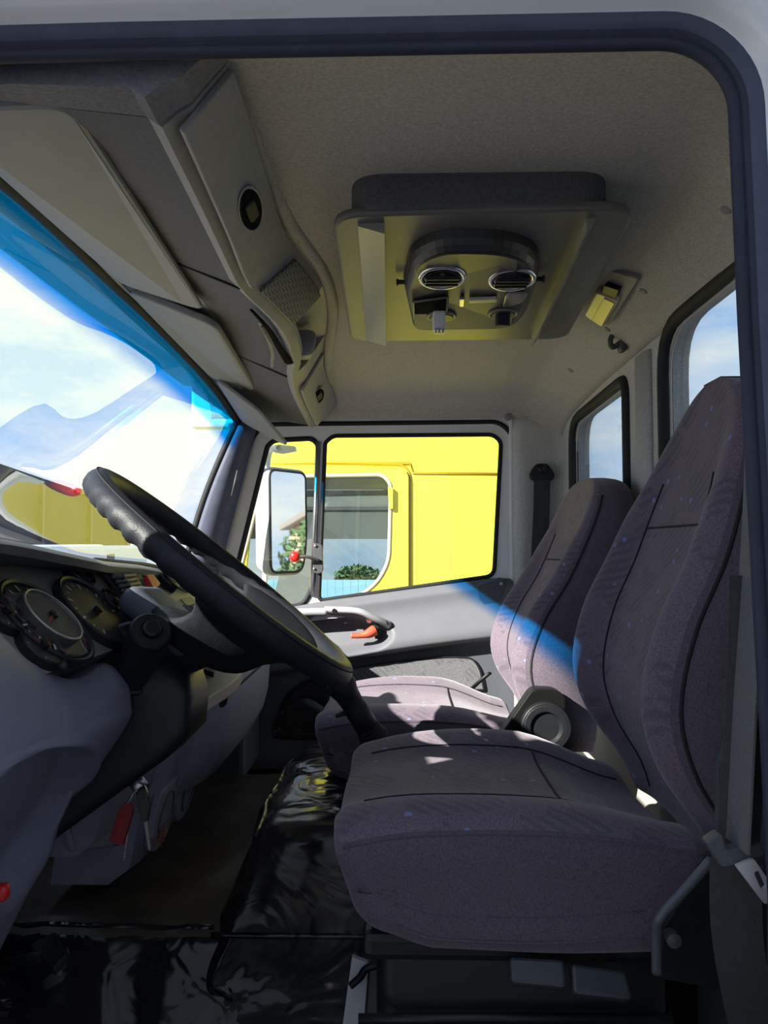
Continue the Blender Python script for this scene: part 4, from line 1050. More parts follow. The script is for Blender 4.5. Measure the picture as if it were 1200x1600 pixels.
# knee cover on the driver door side, with the moulded recess
FZ = [(0.62, 0.872), (0.66, 0.850), (0.70, 0.826), (0.76, 0.788), (0.82, 0.762), (0.88, 0.743), (0.94, 0.742), (0.97, 0.748), (1.0, 0.742)]
KN = [(p.x, p.y) for p in roundpoly([(-60, 1260), (20, 1195), (70, 1166), (140, 1166), (152, 1190), (120, 1262), (20, 1415), (-60, 1430)], [10, 20, 30, 18, 18, 20, 10, 10], 5)]
def knee(u, v):
    y = lerp(0.62, 1.0, u); fz = sinterp(FZ, y)
    prof = [V((-0.45, y, fz - 0.006)), V((-0.400, y, fz)), V((-0.385, y, fz - 0.004)), V((-0.368, y, fz - 0.022 - 0.02 * (1 - u))), V((-0.362, y, 0.690 + 0.03 * (1 - u))), V((-0.368, y, 0.660)), V((-0.44, y, 0.551)), V((-0.498, y, 0.435)), V((-0.57, y, 0.29))]
    t = v * (len(prof) - 1); i = min(int(t), len(prof) - 2); f = t - i
    p0, p1, p2, p3 = prof[max(i - 1, 0)], prof[i], prof[i + 1], prof[min(i + 2, len(prof) - 1)]
    p = 0.5 * ((2 * p1) + (p2 - p0) * f + (2 * p0 - 5 * p1 + 4 * p2 - p3) * f * f + (3 * p1 - p0 - 3 * p2 + p3) * f ** 3)
    qx, qy = proj(p); s = sdf_poly(KN, qx, qy)
    nn = V((0.85, 0, -0.52))
    p = p - nn * 0.035 * (1 - sstep(-16, 0, s)) + nn * 0.004 * math.exp(-((s - 3) / 4) ** 2)
    p.x -= 0.03 * sstep(0.94, 1.0, u) ** 2 * 0
    return p
kc_ = grid('knee_cover', knee, 60, 96, DASH, da)
k2 = kc_.modifiers.new('s', 'SOLIDIFY'); k2.thickness = 0.012; k2.offset = -1
slab('knee_side', [V((-0.45, 0.995, 0.735)), V((-0.370, 0.995, 0.715)), V((-0.50, 0.995, 0.435)), V((-0.60, 0.995, 0.435))], 0.01, DASH, da, r=0.004)
# lower dash between column and tunnel (pedal side), passenger side
def lower(name, y0, y1, prof, m, n=12, round_ends=0.0, parent=da):
    rings = []
    for i in range(n + 1):
        y = lerp(y0, y1, i / n); s = 1 - round_ends * (abs(2 * i / n - 1) ** 6)
        rings.append([V((-0.60 + (x + 0.60) * s, y, z)) for x, z in prof])
    o = loft(name, rings, m, parent, smooth=True)
    e = o.modifiers.new('es', 'EDGE_SPLIT'); e.split_angle = math.radians(50)
    return o
lower('column_side_panel', 1.16, 1.42, [(-0.60, 0.74), (-0.42, 0.735), (-0.405, 0.70), (-0.41, 0.63), (-0.445, 0.52), (-0.47, 0.44), (-0.50, 0.42), (-0.66, 0.42)], DASH, round_ends=0.05)
lower('centre_lower_dash', 1.40, 1.73, [(-0.60, 0.74), (-0.42, 0.735), (-0.405, 0.70), (-0.41, 0.63), (-0.45, 0.50), (-0.475, 0.40), (-0.495, 0.30), (-0.54, 0.27), (-0.66, 0.27)], DASH, round_ends=0.1)
lower('glove_box', 1.55, 2.24, [(-0.66, 0.74), (-0.46, 0.70), (-0.40, 0.67), (-0.375, 0.63), (-0.368, 0.56), (-0.372, 0.50), (-0.385, 0.45), (-0.42, 0.39), (-0.50, 0.355), (-0.66, 0.34)], DASH, n=24, round_ends=0.25)
box('dash_end', (-0.75, 2.18, 0.22), (-0.455, 2.415, 0.74), DASHD, da, bevel=0.015)
tube('glove_box_joint', [V((-0.3665, 1.60, 0.585)), V((-0.3665, 1.9, 0.587)), V((-0.368, 2.2, 0.588))], 0.002, SEAM, da, n=6)
# tray ledge catching the light from the passenger window
tr = [PZ(p.x, p.y, 0.665) for p in roundpoly([(262, 1052), (376, 1032), (381, 1044), (372, 1062), (312, 1100), (296, 1086)], [3, 10, 8, 14, 8, 6], 5)]
tray = prism('tray_ledge', [p - V((0, 0, 0.02)) for p in tr], (0, 0, 0.022), mat('tray_plastic', (0.30, 0.28, 0.24), 0.5), da, bevel=0.004)
for a, b in ((292, 1052), (318, 1050)): slab('tray_clip', [PZ(a, b, 0.67), PZ(a + 16, b + 6, 0.67), PZ(a + 18, b + 2, 0.67), PZ(a + 3, b - 2, 0.67)], 0.012, BLACK, da, r=0.002)
slab('ash_tray', [P(300, 1100, 1.42), P(356, 1074, 1.50), P(352, 1084, 1.50), P(304, 1114, 1.42)], 0.02, mat('tray_plastic', (0.30, 0.28, 0.24), 0.5), da, r=0.006)
pxprism('panel_hole', [(341, 1096), (353, 1091), (350, 1105), (343, 1106)], 1.515, 0.02, BLACKG, da, r=2)
# two oval covers low on the centre console
for y0, y1 in ((1.425, 1.555), (1.585, 1.715)):
    cv = slab('oval_cover', [V((-0.464, y0, 0.432)), V((-0.464, y1, 0.432)), V((-0.487, y1, 0.305)), V((-0.487, y0, 0.305))], 0.016, DASH, da, r=[0.02, 0.02, 0.06, 0.06], bevel=0.004)
    rp = []
    for k in range(28):
        a = 2 * math.pi * k / 28; zz = 0.368 + 0.045 * math.sin(a); rp.append(V((lerp(-0.487, -0.464, (zz - 0.305) / 0.127) + 0.009, (y0 + y1) / 2 + 0.042 * math.cos(a), zz)))
    tube('cover_ring', rp, 0.0025, DASHD, cv, n=6, closed=True)
slab('kick_panel', [P(100, 1292, 1.15), P(205, 1225, 1.40), P(190, 1320, 1.40), P(112, 1332, 1.15)], 0.01, DASH, da, r=0.01)
rbox('red_button', (0.016, 0.016, 0.018), P(2, 1394, 0.80), 0.006, RED, da, div=6)

# ================================================================ STEERING WHEEL AND COLUMN
WC = P(350, 902, 1.10); WD = V((0.779, 0, -0.627)); WN = V((0.627, 0.085, 0.779)).normalized()
WD = (WD - WN * WD.dot(WN)).normalized(); WY = WN.cross(WD)
if WY.y < 0: WY = -WY
sw = thing('steering_wheel', 'black leather rimmed steering wheel in front of the driver seat', 'steering wheel', WC - WN * 0.12)
R, r0 = 0.225, 0.0168
rings = []
for i in range(180):
    a = 2 * math.pi * i / 180; d = WD * math.cos(a) + WY * math.sin(a); rg = []
    grip = (1 - sstep(-0.35, 0.25, math.cos(a))) if abs(math.sin(a)) < 2 else 0
    for j in range(16):
        b = 2 * math.pi * j / 16; rr = r0
        out = math.cos(b); up = math.sin(b)
        rr *= 1 + grip * 0.16 * max(0, -up * 0.8 + out * 0.35) * math.sin(44 * a)
        rg.append(WC + d * (R + out * rr) + WN * (up * rr * 1.12))
    rings.append(rg)
rings.append(rings[0])
loft('rim', rings, LEATH, sw, caps=False, smooth=True)
tube('rim_seam', [WC + (WD * math.cos(2 * math.pi * i / 120) + WY * math.sin(2 * math.pi * i / 120)) * (R + r0 * 0.72) + WN * (r0 * 0.82) for i in range(120)], 0.0011, SEAM, sw, n=5, closed=True)
HB = WC - WN * 0.085 + WD * 0.005
def spoke(sgn):
    rings = []
    for i in range(11):
        t = i / 10; a = math.radians(lerp(50, 62, t)) * sgn
        d = WD * math.cos(a) + WY * math.sin(a); tn = -WD * math.sin(a) + WY * math.cos(a)
        rad = lerp(0.035, R - 0.004, t); dep = -0.085 * (1 - sstep(0.15, 1.0, t)) - 0.004
        wdt = lerp(0.078, 0.058, t) + 0.045 * sstep(0.55, 1.0, t); thk = lerp(0.026, 0.014, t)
        c = WC + d * rad + WN * dep
        rg = []
        for j in range(16):
            b = 2 * math.pi * j / 16
            off = math.cos(b) * wdt
            # follow the rim curve at the outer end
            bend = -(off ** 2) / (2 * R) * sstep(0.5, 1, t)
            rg.append(c + tn * off + d * bend + WN * (math.sin(b) * thk))
        rings.append(rg)
    return loft('spoke', rings, LEATH, sw, smooth=True)
spoke(-1); spoke(1)
hubm = mat('hub_cover', (0.085, 0.095, 0.12), 0.45, bump=0.2, bscale=450)
lathe('hub', WC - WN * 0.135, WN, [(0.055, 0.0), (0.062, 0.012), (0.068, 0.026), (0.070, 0.036), (0.066, 0.046), (0.050, 0.053), (0.03, 0.056), (0.001, 0.057)], LEATH, sw, n=40, smooth=True)
rbox('hub_cover', (0.125, 0.135, 0.042), WC - WN * 0.098 - WD * 0.022 - WY * 0.012, 0.018, hubm, sw, div=12, rotm=Matrix((WD, WY, WN)).transposed())

col = thing('steering_column', 'black plastic steering column shroud with control stalk', 'steering column', WC - WN * 0.50)
rings = []
for t, lo, hi, wd in ((0.125, -0.055, 0.050, 0.055), (0.15, -0.075, 0.085, 0.070), (0.19, -0.080, 0.112, 0.074), (0.235, -0.070, 0.108, 0.074), (0.30, -0.060, 0.090, 0.072), (0.40, -0.050, 0.062, 0.068), (0.50, -0.045, 0.038, 0.062), (0.54, -0.040, 0.025, 0.056)):
    c = WC - WN * t; rr = roundpoly([(lo, -wd), (hi, -wd), (hi, wd), (lo, wd)], 0.022, 4)
    rings.append([c + WD * q.x + WY * q.y for q in rr])
loft('shroud', rings, BLACK, col, smooth=True)
# upper ledge of the shroud, towards the seat
slab('shroud_ledge', [P(246, 1068, 1.10), P(272, 1062, 1.16), P(300, 1102, 1.16), P(284, 1118, 1.08)], 0.012, mat('tray_plastic', (0.30, 0.28, 0.24), 0.5), col, r=0.012)
slab('dash_bracket', [P(146, 1048, 1.02), P(205, 1005, 1.08), P(236, 1060, 1.08), P(190, 1085, 1.02)], 0.02, BLACK, col, r=0.01, bevel=0.004)
a0 = P(203, 1062, 1.03); a1 = P(237, 984, 0.945); ax = (a1 - a0); ln = ax.length; ax.normalize()
st = lathe('control_stalk', a0, ax, [(0.020, -0.01), (0.024, 0.01), (0.026, ln * 0.55), (0.0275, ln - 0.010), (0.0265, ln - 0.003), (0.024, ln), (0.014, ln), (0.014, ln - 0.003), (0.001, ln - 0.003)], BLACK, col, n=32, smooth=False, bevel=0.0)
lathe('stalk_button', a0 + ax * (ln - 0.003), ax, [(0.0115, 0), (0.0115, 0.007), (0.009, 0.009), (0.001, 0.009)], BLACK, st, n=24)
ring('stalk_collar', a0 + ax * 0.012, ax, 0.026, 0.005, BLACK, st)
tube('rear_stalk', smooth_path([WC - WN * 0.15 + WY * 0.06, WC - WN * 0.14 + WY * 0.12 + WD * 0.01, WC - WN * 0.125 + WY * 0.19 + WD * 0.02], 6), 0.009, BLACK, col, n=10)

# ---- ignition key with tag
ik = P(218, 1228, 1.06)
ks = thing('ignition_key', 'key with black head hanging below the steering column', 'key', P(226, 1330, 1.06))
tube('lock_barrel', [P(205, 1212, 1.08), P(222, 1232, 1.06)], 0.011, STEEL, ks, n=12)
ring('key_ring', P(222, 1236, 1.055), V((0.5, 0.8, 0.2)), 0.012, 0.0011, STEEL, ks, n=24, k=6)
kh = prism('key_head', [P(a.x, a.y, 1.05) for a in roundpoly([(213, 1240), (220, 1234), (228, 1236), (233, 1262), (228, 1286), (221, 1284), (214, 1262)], 4, 3)], (0, 0.009, 0), mat('key_head', (0.045, 0.042, 0.035), 0.4), ks, bevel=0.002)
prism('key_blade', [P(224, 1284, 1.053), P(230, 1284, 1.053), P(235, 1328, 1.053), P(232, 1330, 1.053)], (0, 0.003, 0), mat('key_blade', (0.45, 0.42, 0.36), 0.35, metal=0.8), ks, bevel=0.0005)
kt = thing('key_tag', 'dark red plastic key tag hanging from the ignition key', 'key tag', P(185, 1322, 1.05))
tg_ = prism('tag_body', [P(a.x, a.y, 1.05) for a in roundpoly([(188, 1262), (196, 1255), (204, 1258), (206, 1270), (190, 1323), (169, 1315), (182, 1272)], 3, 3)], (0.002, 0.006, 0), TAGR, kt, bevel=0.001)
prism('tag_window', [P(a.x, a.y, 1.0485) for a in roundpoly([(188, 1274), (198, 1276), (188, 1312), (177, 1308)], 2, 3)], (0, 0.002, 0), mat('tag_window', (0.28, 0.025, 0.03), 0.25), tg_, bevel=0.0004)
tube('tag_chain', smooth_path([P(198, 1257, 1.052), P(204, 1248, 1.052), P(208, 1240, 1.054), P(214, 1236, 1.055)], 4), 0.0014, STEEL, kt, n=6)
ch = thing('bead_chain', 'thin steel bead chain hanging beside the key tag', 'chain', P(195, 1345, 1.06))
for k in range(14):
    p = P(200 - k * 0.5, 1296 + k * 3.6, 1.056); me_ = None
    lathe('bead', p - V((0, 0, 0.0012)), (0, 0, 1), [(0.0003, 0), (0.0011, 0.0005), (0.0013, 0.0012), (0.0011, 0.0019), (0.0003, 0.0024)], STEEL, ch, n=8, smooth=True)
wr_ = thing('copper_wires', 'loose reddish copper wires below the dashboard', 'wires', P(245, 1320, 1.35))
for k in range(9):
    x0 = 258 + random.uniform(-4, 4); x1 = 232 + k * 3.2
    tube('wire', smooth_path([P(x0, 1282 + random.uniform(-6, 4), 1.52), P(lerp(x0, x1, 0.5) + random.uniform(-4, 4), 1304, 1.45), P(x1, 1318 + random.uniform(-8, 8), 1.42)], 5), 0.0012, COPPER, wr_, n=5)

# ================================================================ TUNNEL, MATS, GEAR LEVER, PEDAL
fm = thing('tunnel_cover', 'shiny black vinyl cover over the engine tunnel', 'floor cover', (0.05, 1.6, 0.05))
def wrinkle(p, amp, sc=7.0):
    n = noise.noise(V((p.x * sc, p.y * sc * 0.8, p.z * sc * 0.6))) + 0.5 * noise.noise(V((p.x * sc * 2.3 + 7, p.y * sc * 2, p.z * sc * 1.5)))
    return n * amp
def dtun(p):
    x, y, z = p
    h = 0.36; k = clamp(0.5 - z / h)                         # 0 top, 1 bottom
    x -= 0.13 * k * sstep(0.1, -0.30, x)
    y -= 0.05 * k * sstep(0.0, -0.25, y)
    q = V((x, y, z)); wv = wrinkle(V((x * 1.5, y, z)), 0.016, 7)
    q += V((-wv * 0.8, -wv, wv * 0.5))
    return q
rbox('tunnel_skin', (0.70, 0.60, 0.35), (0.085, 1.64, 0.225), 0.045, VINYL, fm, div=44, deform=dtun)
tube('cover_seam', [dtun(V((-0.345, -0.27 + 0.5 * k / 16, 0.150))) + V((0.085, 1.64, 0.225)) for k in range(17)], 0.005, VINYL, fm, n=8)
tube('cover_hem', [dtun(V((-0.35 + 0.6 * k / 24, -0.300, 0.0))) + V((0.085, 1.64, 0.225)) for k in range(25)], 0.005, VINYL, fm, n=8)
hm_ = thing('floor_mat', 'dusty black vinyl floor mat in the footwell', 'floor mat', (-0.55, 1.7, 0.05))
def dhump(p):
    x, y, z = p; k = clamp(0.5 - z / 0.20)
    y -= 0.06 * k * sstep(0.0, -0.4, y)
    wv = wrinkle(V((x * 2.2, y * 0.5, z * 0.4)), 0.018, 7) * (0.3 + 0.7 * k)
    w2 = wrinkle(V((x, y, 0.3)), 0.009, 13) * (1 - k)
    return V((x, y - wv, z + wv * 0.4 + w2))
rbox('mat_skin', (0.66, 0.90, 0.19), (-0.58, 1.78, 0.140), 0.03, [VINYL, DUSTV], hm_, div=44, deform=dhump)
for f in hm_.children[0].data.polygons:
    if f.normal.z > 0.6: f.material_index = 1
tube('mat_seam', [dhump(V((-0.31 + 0.56 * k / 24, -0.436, 0.086))) + V((-0.58, 1.78, 0.140)) for k in range(25)], 0.006, VINYL, hm_, n=8)
dm = thing('driver_floor_mat', 'black rubber mat on the driver footwell floor', 'floor mat', (-0.45, 0.95, 0.05))
grid('mat_sheet', lambda u, v: V((lerp(-0.80, -0.02, u), lerp(0.66, 1.33, v), 0.056 + 0.006 * math.sin(u * 9 + v * 4) + 0.12 * sstep(0.45, 0.0, u) + 0.02 * sstep(0.8, 1, v))), 40, 40, VINYL, dm, thick=0.006)
pe = thing('accelerator_pedal', 'black rubber accelerator pedal above the driver mat', 'pedal', P(100, 1525, 1.18))
slab('pedal_pad', [P(48, 1482, 1.22), P(88, 1460, 1.24), P(106, 1496, 1.16), P(84, 1520, 1.14)], 0.014, RUBBER, pe, r=0.008, bevel=0.003)
tube('pedal_arm', [P(70, 1492, 1.19), P(40, 1502, 1.22), P(5, 1508, 1.26)], 0.010, BLACK, pe, n=8)

gl_ = thing('gear_lever', 'black gear lever standing between the two seats', 'gear lever', P(600, 1170, 1.42))
g0, g1 = P(528, 1062, 1.37), P(582, 1150, 1.42)
gax = (g1 - g0); gl2 = gax.length; gax.normalize()
lathe('lever_grip', g0, gax, [(0.004, -0.012), (0.016, -0.008), (0.026, 0.004), (0.028, 0.016), (0.023, 0.034), (0.0205, gl2 * 0.46), (0.022, gl2 * 0.47), (0.0225, gl2 * 0.80), (0.019, gl2 * 0.82), (0.018, gl2)], LEATH, gl_, n=28, smooth=True)
tube('range_switch', [P(546, 1112, 1.39), P(536, 1115, 1.375), P(525, 1119, 1.37)], lambda t: 0.006 - 0.002 * t, BLACK, gl_, n=8)
for k in range(4):
    ring('boot_fold', g0 + gax * (gl2 * (0.86 + 0.055 * k)), gax, 0.017 + 0.002 * k, 0.006, RUBBER, gl_, n=24, k=8)
tube('shift_rod', [g1 - gax * 0.01, P(600, 1166, 1.43), P(612, 1200, 1.45), P(618, 1240, 1.46)], 0.012, RUBBER, gl_, n=10)
tube('base_lever', [P(592, 1160, 1.41), P(606, 1160, 1.40), P(622, 1158, 1.40)], 0.006, DASHD, gl_, n=8)

# ---- bracket post beside the driver seat base
bp_ = thing('seat_rail_post', 'white metal post and grey plate below the driver seat', 'bracket', P(560, 1600, 1.18))
prism('post', [P(550, 1496, 1.20), P(576, 1506, 1.20), P(566, 1640, 1.20), P(530, 1640, 1.20)], (0, 0.012, 0), FRAMEW, bp_, bevel=0.002)
prism('plate', [P(577, 1512, 1.21), P(648, 1512, 1.21), P(648, 1588, 1.21), P(572, 1590, 1.21)], (0, 0.008, 0), mat('plate_grey', (0.16, 0.16, 0.155), 0.5), bp_, bevel=0.002)
tube('cable_tie', smooth_path([P(548, 1540, 1.18), P(562, 1528, 1.18), P(580, 1510, 1.18), P(645, 1506, 1.18)], 6), 0.006, BLACK, bp_, n=8)
tube('cross_rail', [P(560, 1592, 0.915), P(760, 1590, 0.915), P(1050, 1592, 0.915)], 0.006, BLACK, ds, n=8)
# ================================================================ OUTSIDE
GZ = -1.05
gr = structure('ground', 'pale asphalt parking lot outside')
gr.name = 'ground'
lathe('asphalt', (0, 0, GZ - 0.1), (0, 0, 1), [(33, 0), (33, 0.1)], mat('asphalt', (0.22, 0.21, 0.20), 0.9, var=0.2, vscale=3), gr, n=64)

# ---- wing mirror on the passenger door
MY = 2.66
wm = thing('wing_mirror', 'tall grey wing mirror outside the passenger quarter window', 'mirror', P(445, 890, MY))
mn = V((0.80, -0.60, 0.03)).normalized()
mc = P(449, 815, MY)
e1 = V((0.60, 0.80, 0)).normalized(); e2 = mn.cross(e1); e2 = e2 if e2.z > 0 else -e2
def mq(a, b, o=0.0): return mc + e1 * a + e2 * b + mn * o
hw, hh = 0.088, 0.178
outl = roundpoly([(-hw, -hh), (hw * 0.75, -hh), (hw, -hh * 0.4), (hw, hh * 0.92), (hw * 0.8, hh), (-hw, hh * 1.0)], [0.03, 0.04, 0.06, 0.04, 0.03, 0.03], 6)
rings = [[mq(p.x * s, p.y * s, o) for p in outl] for s, o in ((1.07, 0.006), (1.09, -0.004), (1.08, -0.03), (0.96, -0.075), (0.7, -0.095))]
loft('mirror_housing', rings, mat('mirror_housing', (0.36, 0.36, 0.34), 0.5, var=0.05, vscale=20), wm, smooth=True)
tube('mirror_gasket', [mq(p.x * 1.02, p.y * 1.02, 0.006) for p in outl], 0.005, RUBBER, wm, n=8, closed=True)
prism('mirror_glass', [mq(p.x, p.y, 0.004) for p in outl], mn * 0.004, MIRR, wm)
tube('mirror_arm', smooth_path([P(436, 700, 2.485), P(428, 700, 2.56), P(420, 712, 2.64), P(417, 760, 2.70), P(416, 850, 2.70), P(414, 905, 2.68), P(410, 960, 2.60), P(412, 970, 2.47)], 6), 0.010, FRAMEW, wm, n=10)
pxprism('arm_bracket', [(425, 697), (434, 694), (462, 697), (463, 704), (440, 708), (426, 706)], 2.53, 0.03, FRAMEW, wm, r=3)

# ---- neighbouring yellow truck
YT = 3.55
yt = thing('yellow_truck', 'bright yellow truck parked alongside beyond the passenger window', 'truck', (0.3, YT + 1.1, GZ))
fo_ = [(250, 1150), (330, 830), (392, 690), (420, 655), (872, 645), (872, 1150)]
wh = roundpoly([(372, 905), (408, 765), (425, 745), (598, 742), (611, 756), (608, 878), (590, 910), (560, 934), (500, 946), (380, 960)], [10, 8, 10, 12, 14, 30, 14, 14, 10, 10])
dooro = roundpoly([(345, 1140), (402, 742), (414, 726), (628, 730), (638, 742), (638, 1140)], [4, 8, 10, 14, 12, 4])
holed('cab_side', fo_, [T(wh)], 0.04, YEL, mapdoor(YT + 0.03), yt)
holed('door_skin', T(dooro), [T(wh)], 0.02, YEL, mapdoor(YT + 0.004), yt, bevel=0.003)
tube('door_gap', [P(a.x, a.y, YT + 0.008) for a in roundpoly([(341, 1140), (400, 739), (412, 722), (630, 726), (641, 740), (641, 1140)], [4, 8, 10, 14, 12, 4])], 0.006, YELD, yt, n=6)
tube('roof_gutter', [P(392, 724, YT + 0.006), P(520, 723, YT + 0.006), P(640, 724, YT + 0.006), P(645, 739, YT + 0.006), P(868, 741, YT + 0.006)], 0.006, YELD, yt, n=6)
def yroof(u, v):
    x = lerp(P(400, 690, YT).x, P(872, 690, YT).x, u); a = v * math.pi / 2
    return V((x, YT + 0.01 + 0.55 * (1 - math.cos(a)), 1.36 + 0.42 * math.sin(a)))
grid('roof_side', yroof, 4, 16, YEL, yt)
xa, xb = P(400, 690, YT).x, P(872, 690, YT).x
box('roof_panel', (xa, YT + 0.5, 1.74), (xb, YT + 1.75, 1.78), YEL, yt)
holed('far_side', [(xa - 0.4, 0.0), (xb, 0.0), (xb, 1.7), (xa, 1.7)], [[(xa, 0.45), (xa + 0.9, 0.45), (xa + 1.05, 0.95), (xa + 0.9, 1.2), (xa + 0.1, 1.2)]], 0.04, GREYB, lambda a, b, d: V((a, YT + 2.2 + d, b)), yt)
box('back_wall', (xb - 0.04, YT + 0.05, -0.5), (xb, YT + 2.2, 1.75), YEL, yt)
box('cab_floor', (xa - 0.4, YT + 0.05, -0.1), (xb, YT + 2.2, 0.0), GREYB, yt)
wf = tube('window_rim', [P(a.x, a.y, YT - 0.006) for a in wh], 0.010, mat('truck_rim', (0.50, 0.44, 0.30), 0.5), yt, n=8, closed=True)
prism('window_pane', [P(a.x, a.y, YT + 0.02) for a in wh], (0, 0.004, 0), GLASSD, yt)
bl = [(398, 765, 607, 742, (0.42, 0.39, 0.35)), (396, 790, 609, 766, (0.22, 0.22, 0.23)), (392, 797, 609, 791, (0.10, 0.10, 0.11)), (390, 842, 607, 797, (0.16, 0.16, 0.17))]
for k, (x0, y0, x1, y1, c) in enumerate(bl):
    pxprism('blind_band', [(x0, y1), (x1, y1), (x1, y0), (x0, y0)], YT + 0.07 + 0.012 * (k % 2), 0.01, mat('blind_%d' % k, c, 0.8, var=0.1, vscale=6), yt, bevel=0.001)
pxprism('mirror_edge', [(676 - 70, 760), (614, 762), (614, 795), (608, 796)], YT - 0.03, 0.03, YEL, yt, r=2)
# its rear chassis and wheel
box('chassis', (xb + 0.02, YT + 0.2, -0.45), (xb + 4.0, YT + 2.0, -0.15), BLACK, yt)
def wheel(c, Rw, wd, parent):
    wl = lathe('wheel', V(c) - V((0, wd / 2, 0)), (0, 1, 0), [(Rw * 0.55, 0), (Rw * 0.93, 0.0), (Rw, 0.04), (Rw, wd - 0.04), (Rw * 0.93, wd), (Rw * 0.55, wd)], RUBBER, parent, n=40)
    lathe('wheel_disc', V(c) - V((0, wd / 2 - 0.03, 0)), (0, 1, 0), [(Rw * 0.55, 0), (Rw * 0.5, 0.05), (Rw * 0.2, 0.05), (Rw * 0.18, -0.02), (0.001, -0.02)], FRAMEW, wl, n=32)
wheel((xb + 1.6, YT + 0.25, GZ + 0.5), 0.5, 0.28, yt)
wheel((-0.9, YT + 0.25, GZ + 0.5), 0.5, 0.28, yt)
tube('wheel_fender', [V((xb + 1.6 + 0.62 * math.cos(a), YT + 0.25, GZ + 0.5 + 0.62 * math.sin(a))) for a in [math.pi * k / 20 for k in range(21)]], 0.16, BLACK, yt, n=12, flat=0.2)

# ---- trees, building, fence, shed, vans
def tree(px, py, Y, H, rx, label, n=900, seed=1):
    rnd = random.Random(seed); base = P(px, py, Y)
    t = thing('tree', label, 'tree', (base.x, base.y, GZ), group='trees beyond the parking lot')
    top = base.z; zc = top - H * 0.35
    tube('trunk', [V((base.x, base.y, GZ)), V((base.x + 0.05, base.y, zc))], lambda k: 0.16 - 0.08 * k, mat('bark', (0.10, 0.07, 0.05), 0.9), t, n=8)
    vs, fs = [], []
    for k in range(n):
        d = V((rnd.gauss(0, 1), rnd.gauss(0, 1), rnd.gauss(0, 1))).normalized() * (rnd.random() ** 0.4)
        c = V((base.x + d.x * rx, base.y + d.y * rx, zc + d.z * H * 0.38)); s = rx * 0.10
        a = V((rnd.uniform(-1, 1), rnd.uniform(-1, 1), rnd.uniform(-1, 1))).normalized(); b = a.orthogonal().normalized()
        i = len(vs); vs += [c - a * s, c + b * s * 0.5, c + a * s, c - b * s * 0.5]; fs.append((i, i + 1, i + 2, i + 3))
    fo = mesh('foliage', vs, fs, mat('foliage', (0.06, 0.11, 0.04), 0.8, var=0.4, vscale=2), t, fix=False); fo['kind'] = 'stuff'
tree(560, 884, 29.0, 1.3, 1.0, 'small dark tree seen through the yellow truck window', 1200, 1)
bf = thing('blue_fence', 'long light blue fence seen through the yellow truck window', 'fence', P(560, 935, 27.0))
for k in range(26):
    x = 380 + 12 * k
    pxprism('fence_panel', [(x, 906), (x + 11.6, 906), (x + 11.6, 936), (x, 936)], 27.0, 0.05, mat('fence_blue', (0.22, 0.42, 0.58), 0.7), bf, bevel=0)
# things the wing mirror looks back at
bb = thing('beige_building', 'low beige building reflected in the wing mirror', 'building', (17.0, 8.0, GZ))
box('walls', (15.0, 6.0, GZ), (24.0, 16.0, 2.6), mat('beige_wall', (0.62, 0.43, 0.28), 0.8, var=0.05, vscale=1), bb, bevel=0.02)
box('roof_slab', (14.7, 5.7, 2.6), (24.3, 16.3, 2.8), mat('roof_slab', (0.30, 0.26, 0.22), 0.8), bb, bevel=0.02)
for k in range(3):
    wn_ = box('window', (14.97, 7.0 + 2.6 * k, 0.4), (15.02, 8.3 + 2.6 * k, 1.6), mat('dark_window', (0.03, 0.035, 0.04), 0.2), bb, bevel=0)
def tree_at(x, y, H, rx, label, seed):
    rnd = random.Random(seed); t = thing('tree', label, 'tree', (x, y, GZ), group='trees beyond the parking lot'); zc = GZ + H * 0.62
    tube('trunk', [V((x, y, GZ)), V((x + 0.05, y, zc))], lambda k: 0.14 - 0.07 * k, mat('bark', (0.10, 0.07, 0.05), 0.9), t, n=8)
    vs, fs = [], []
    for k in range(1600):
        d = V((rnd.gauss(0, 1), rnd.gauss(0, 1), rnd.gauss(0, 1))).normalized() * (rnd.random() ** 0.4)
        c = V((x + d.x * rx, y + d.y * rx, zc + d.z * H * 0.38)); s = rx * 0.09
        a = V((rnd.uniform(-1, 1), rnd.uniform(-1, 1), rnd.uniform(-1, 1))).normalized(); b = a.orthogonal().normalized()
        i = len(vs); vs += [c - a * s, c + b * s * 0.5, c + a * s, c - b * s * 0.5]; fs.append((i, i + 1, i + 2, i + 3))
    fo = mesh('foliage', vs, fs, mat('foliage', (0.06, 0.11, 0.04), 0.8, var=0.4, vscale=2), t, fix=False); fo['kind'] = 'stuff'
tree_at(12.5, 5.4, 3.2, 1.3, 'green leafy tree reflected in the wing mirror', 5)
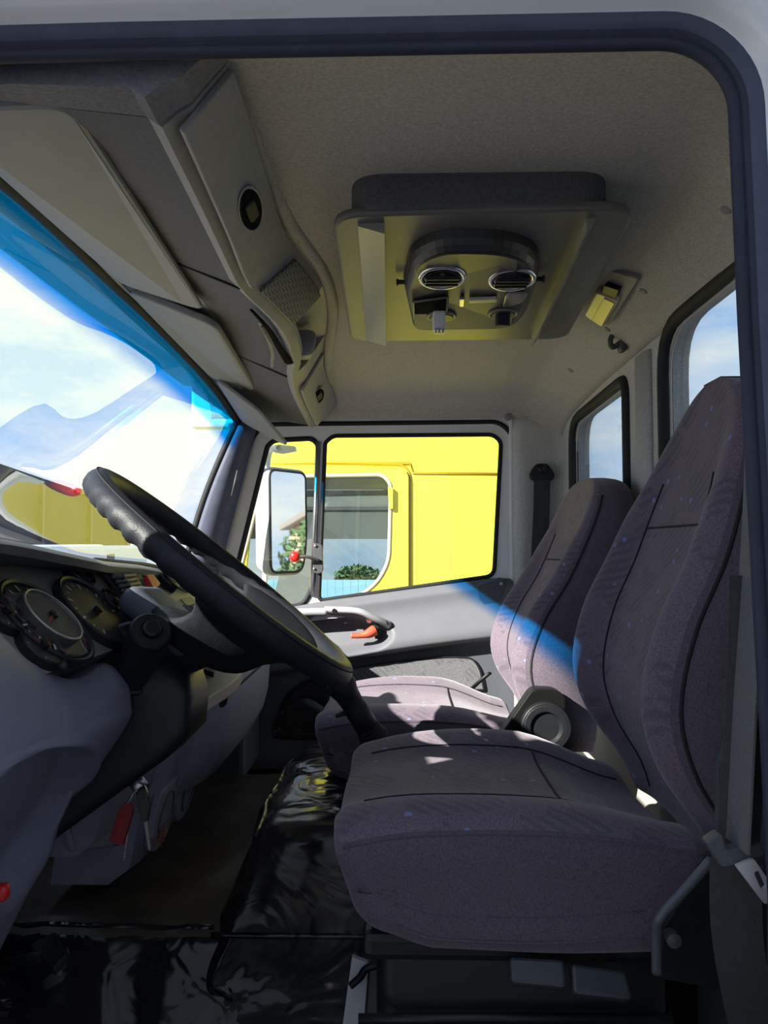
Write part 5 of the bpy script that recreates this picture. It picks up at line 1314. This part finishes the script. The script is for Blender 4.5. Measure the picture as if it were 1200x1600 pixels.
# grey shed ahead of the windshield
sh = thing('grey_shed', 'long low dark grey shed ahead of the windshield', 'shed', (-9.5, 18.0, GZ))
mesh('shed_walls', [(-9.0, 9.0, GZ), (-9.0, 24.5, GZ), (-13.0, 24.5, GZ), (-13.0, 9.0, GZ), (-9.0, 9.0, 3.3), (-9.0, 24.5, 2.2), (-13.0, 24.5, 2.2), (-13.0, 9.0, 3.3)],
     [(0, 1, 5, 4), (1, 2, 6, 5), (2, 3, 7, 6), (3, 0, 4, 7), (4, 5, 6, 7)], mat('shed_grey', (0.06, 0.06, 0.065), 0.8, var=0.1, vscale=1), sh)
box('shed_sign', (-8.99, 20.2, 2.40), (-8.93, 21.0, 2.54), RED, sh, bevel=0.01)
for k in range(6): box('shed_post', (-9.0, 9.5 + 2.9 * k, GZ), (-8.9, 9.62 + 2.9 * k, 3.2 - 0.2 * k), mat('shed_post', (0.10, 0.10, 0.10), 0.7), sh, bevel=0)
def van(x, y, label, s=1.0):
    t = thing('white_van', label, 'van', (x, y, GZ), group='white vans ahead of the windshield')
    prof = [(0, 0.35), (0, 0.95), (0.25, 1.15), (0.95, 1.25), (1.35, 1.85), (1.6, 1.98), (4.2, 2.0), (4.35, 1.9), (4.4, 0.35)]
    prism('van_body', [V((x - 0.9, y + (a - 2.2) * s, GZ + b * s)) for a, b in prof], (1.8, 0, 0), WHITE, t, bevel=0.08)
    prism('van_window', [V((x + 0.905, y + (a - 2.2) * s, GZ + b * s)) for a, b in [(1.15, 1.27), (1.5, 1.78), (2.1, 1.8), (2.1, 1.27)]], (0.01, 0, 0), BLACKG, t)
    for a in (0.8, 3.5):
        lathe('wheel', V((x + 0.70, y + (a - 2.2) * s, GZ + 0.34)), (1, 0, 0), [(0.01, 0), (0.33, 0.0), (0.34, 0.05), (0.34, 0.2), (0.2, 0.22), (0.01, 0.2)], RUBBER, t, n=24)
van(-6.2, 11.2, 'white van parked nearest ahead of the windshield')
van(-7.4, 16.8, 'white van parked farther off by the grey shed')
# unseen box truck, added to keep the sun out of the driver door opening
bt = thing('shade_truck', 'unseen pale box truck added behind the camera to block the sun', 'truck', (2.0, -2.4, GZ))
box('shade_cargo_box', (-2.98, -3.6, -0.1), (6.0, -1.25, 3.1), mat('cargo_white', (0.55, 0.56, 0.58), 0.5, var=0.04, vscale=2), bt, bevel=0.04)
for x in (-1.3, 4.6): lathe('wheel', (x, -1.6, GZ + 0.5), (0, 1, 0), [(0.02, 0), (0.46, 0.0), (0.5, 0.04), (0.5, 0.26), (0.3, 0.3), (0.02, 0.26)], RUBBER, bt, n=28)
box('shade_truck_chassis', (-2.9, -3.3, -0.45), (5.9, -1.5, -0.1), BLACK, bt, bevel=0.01)
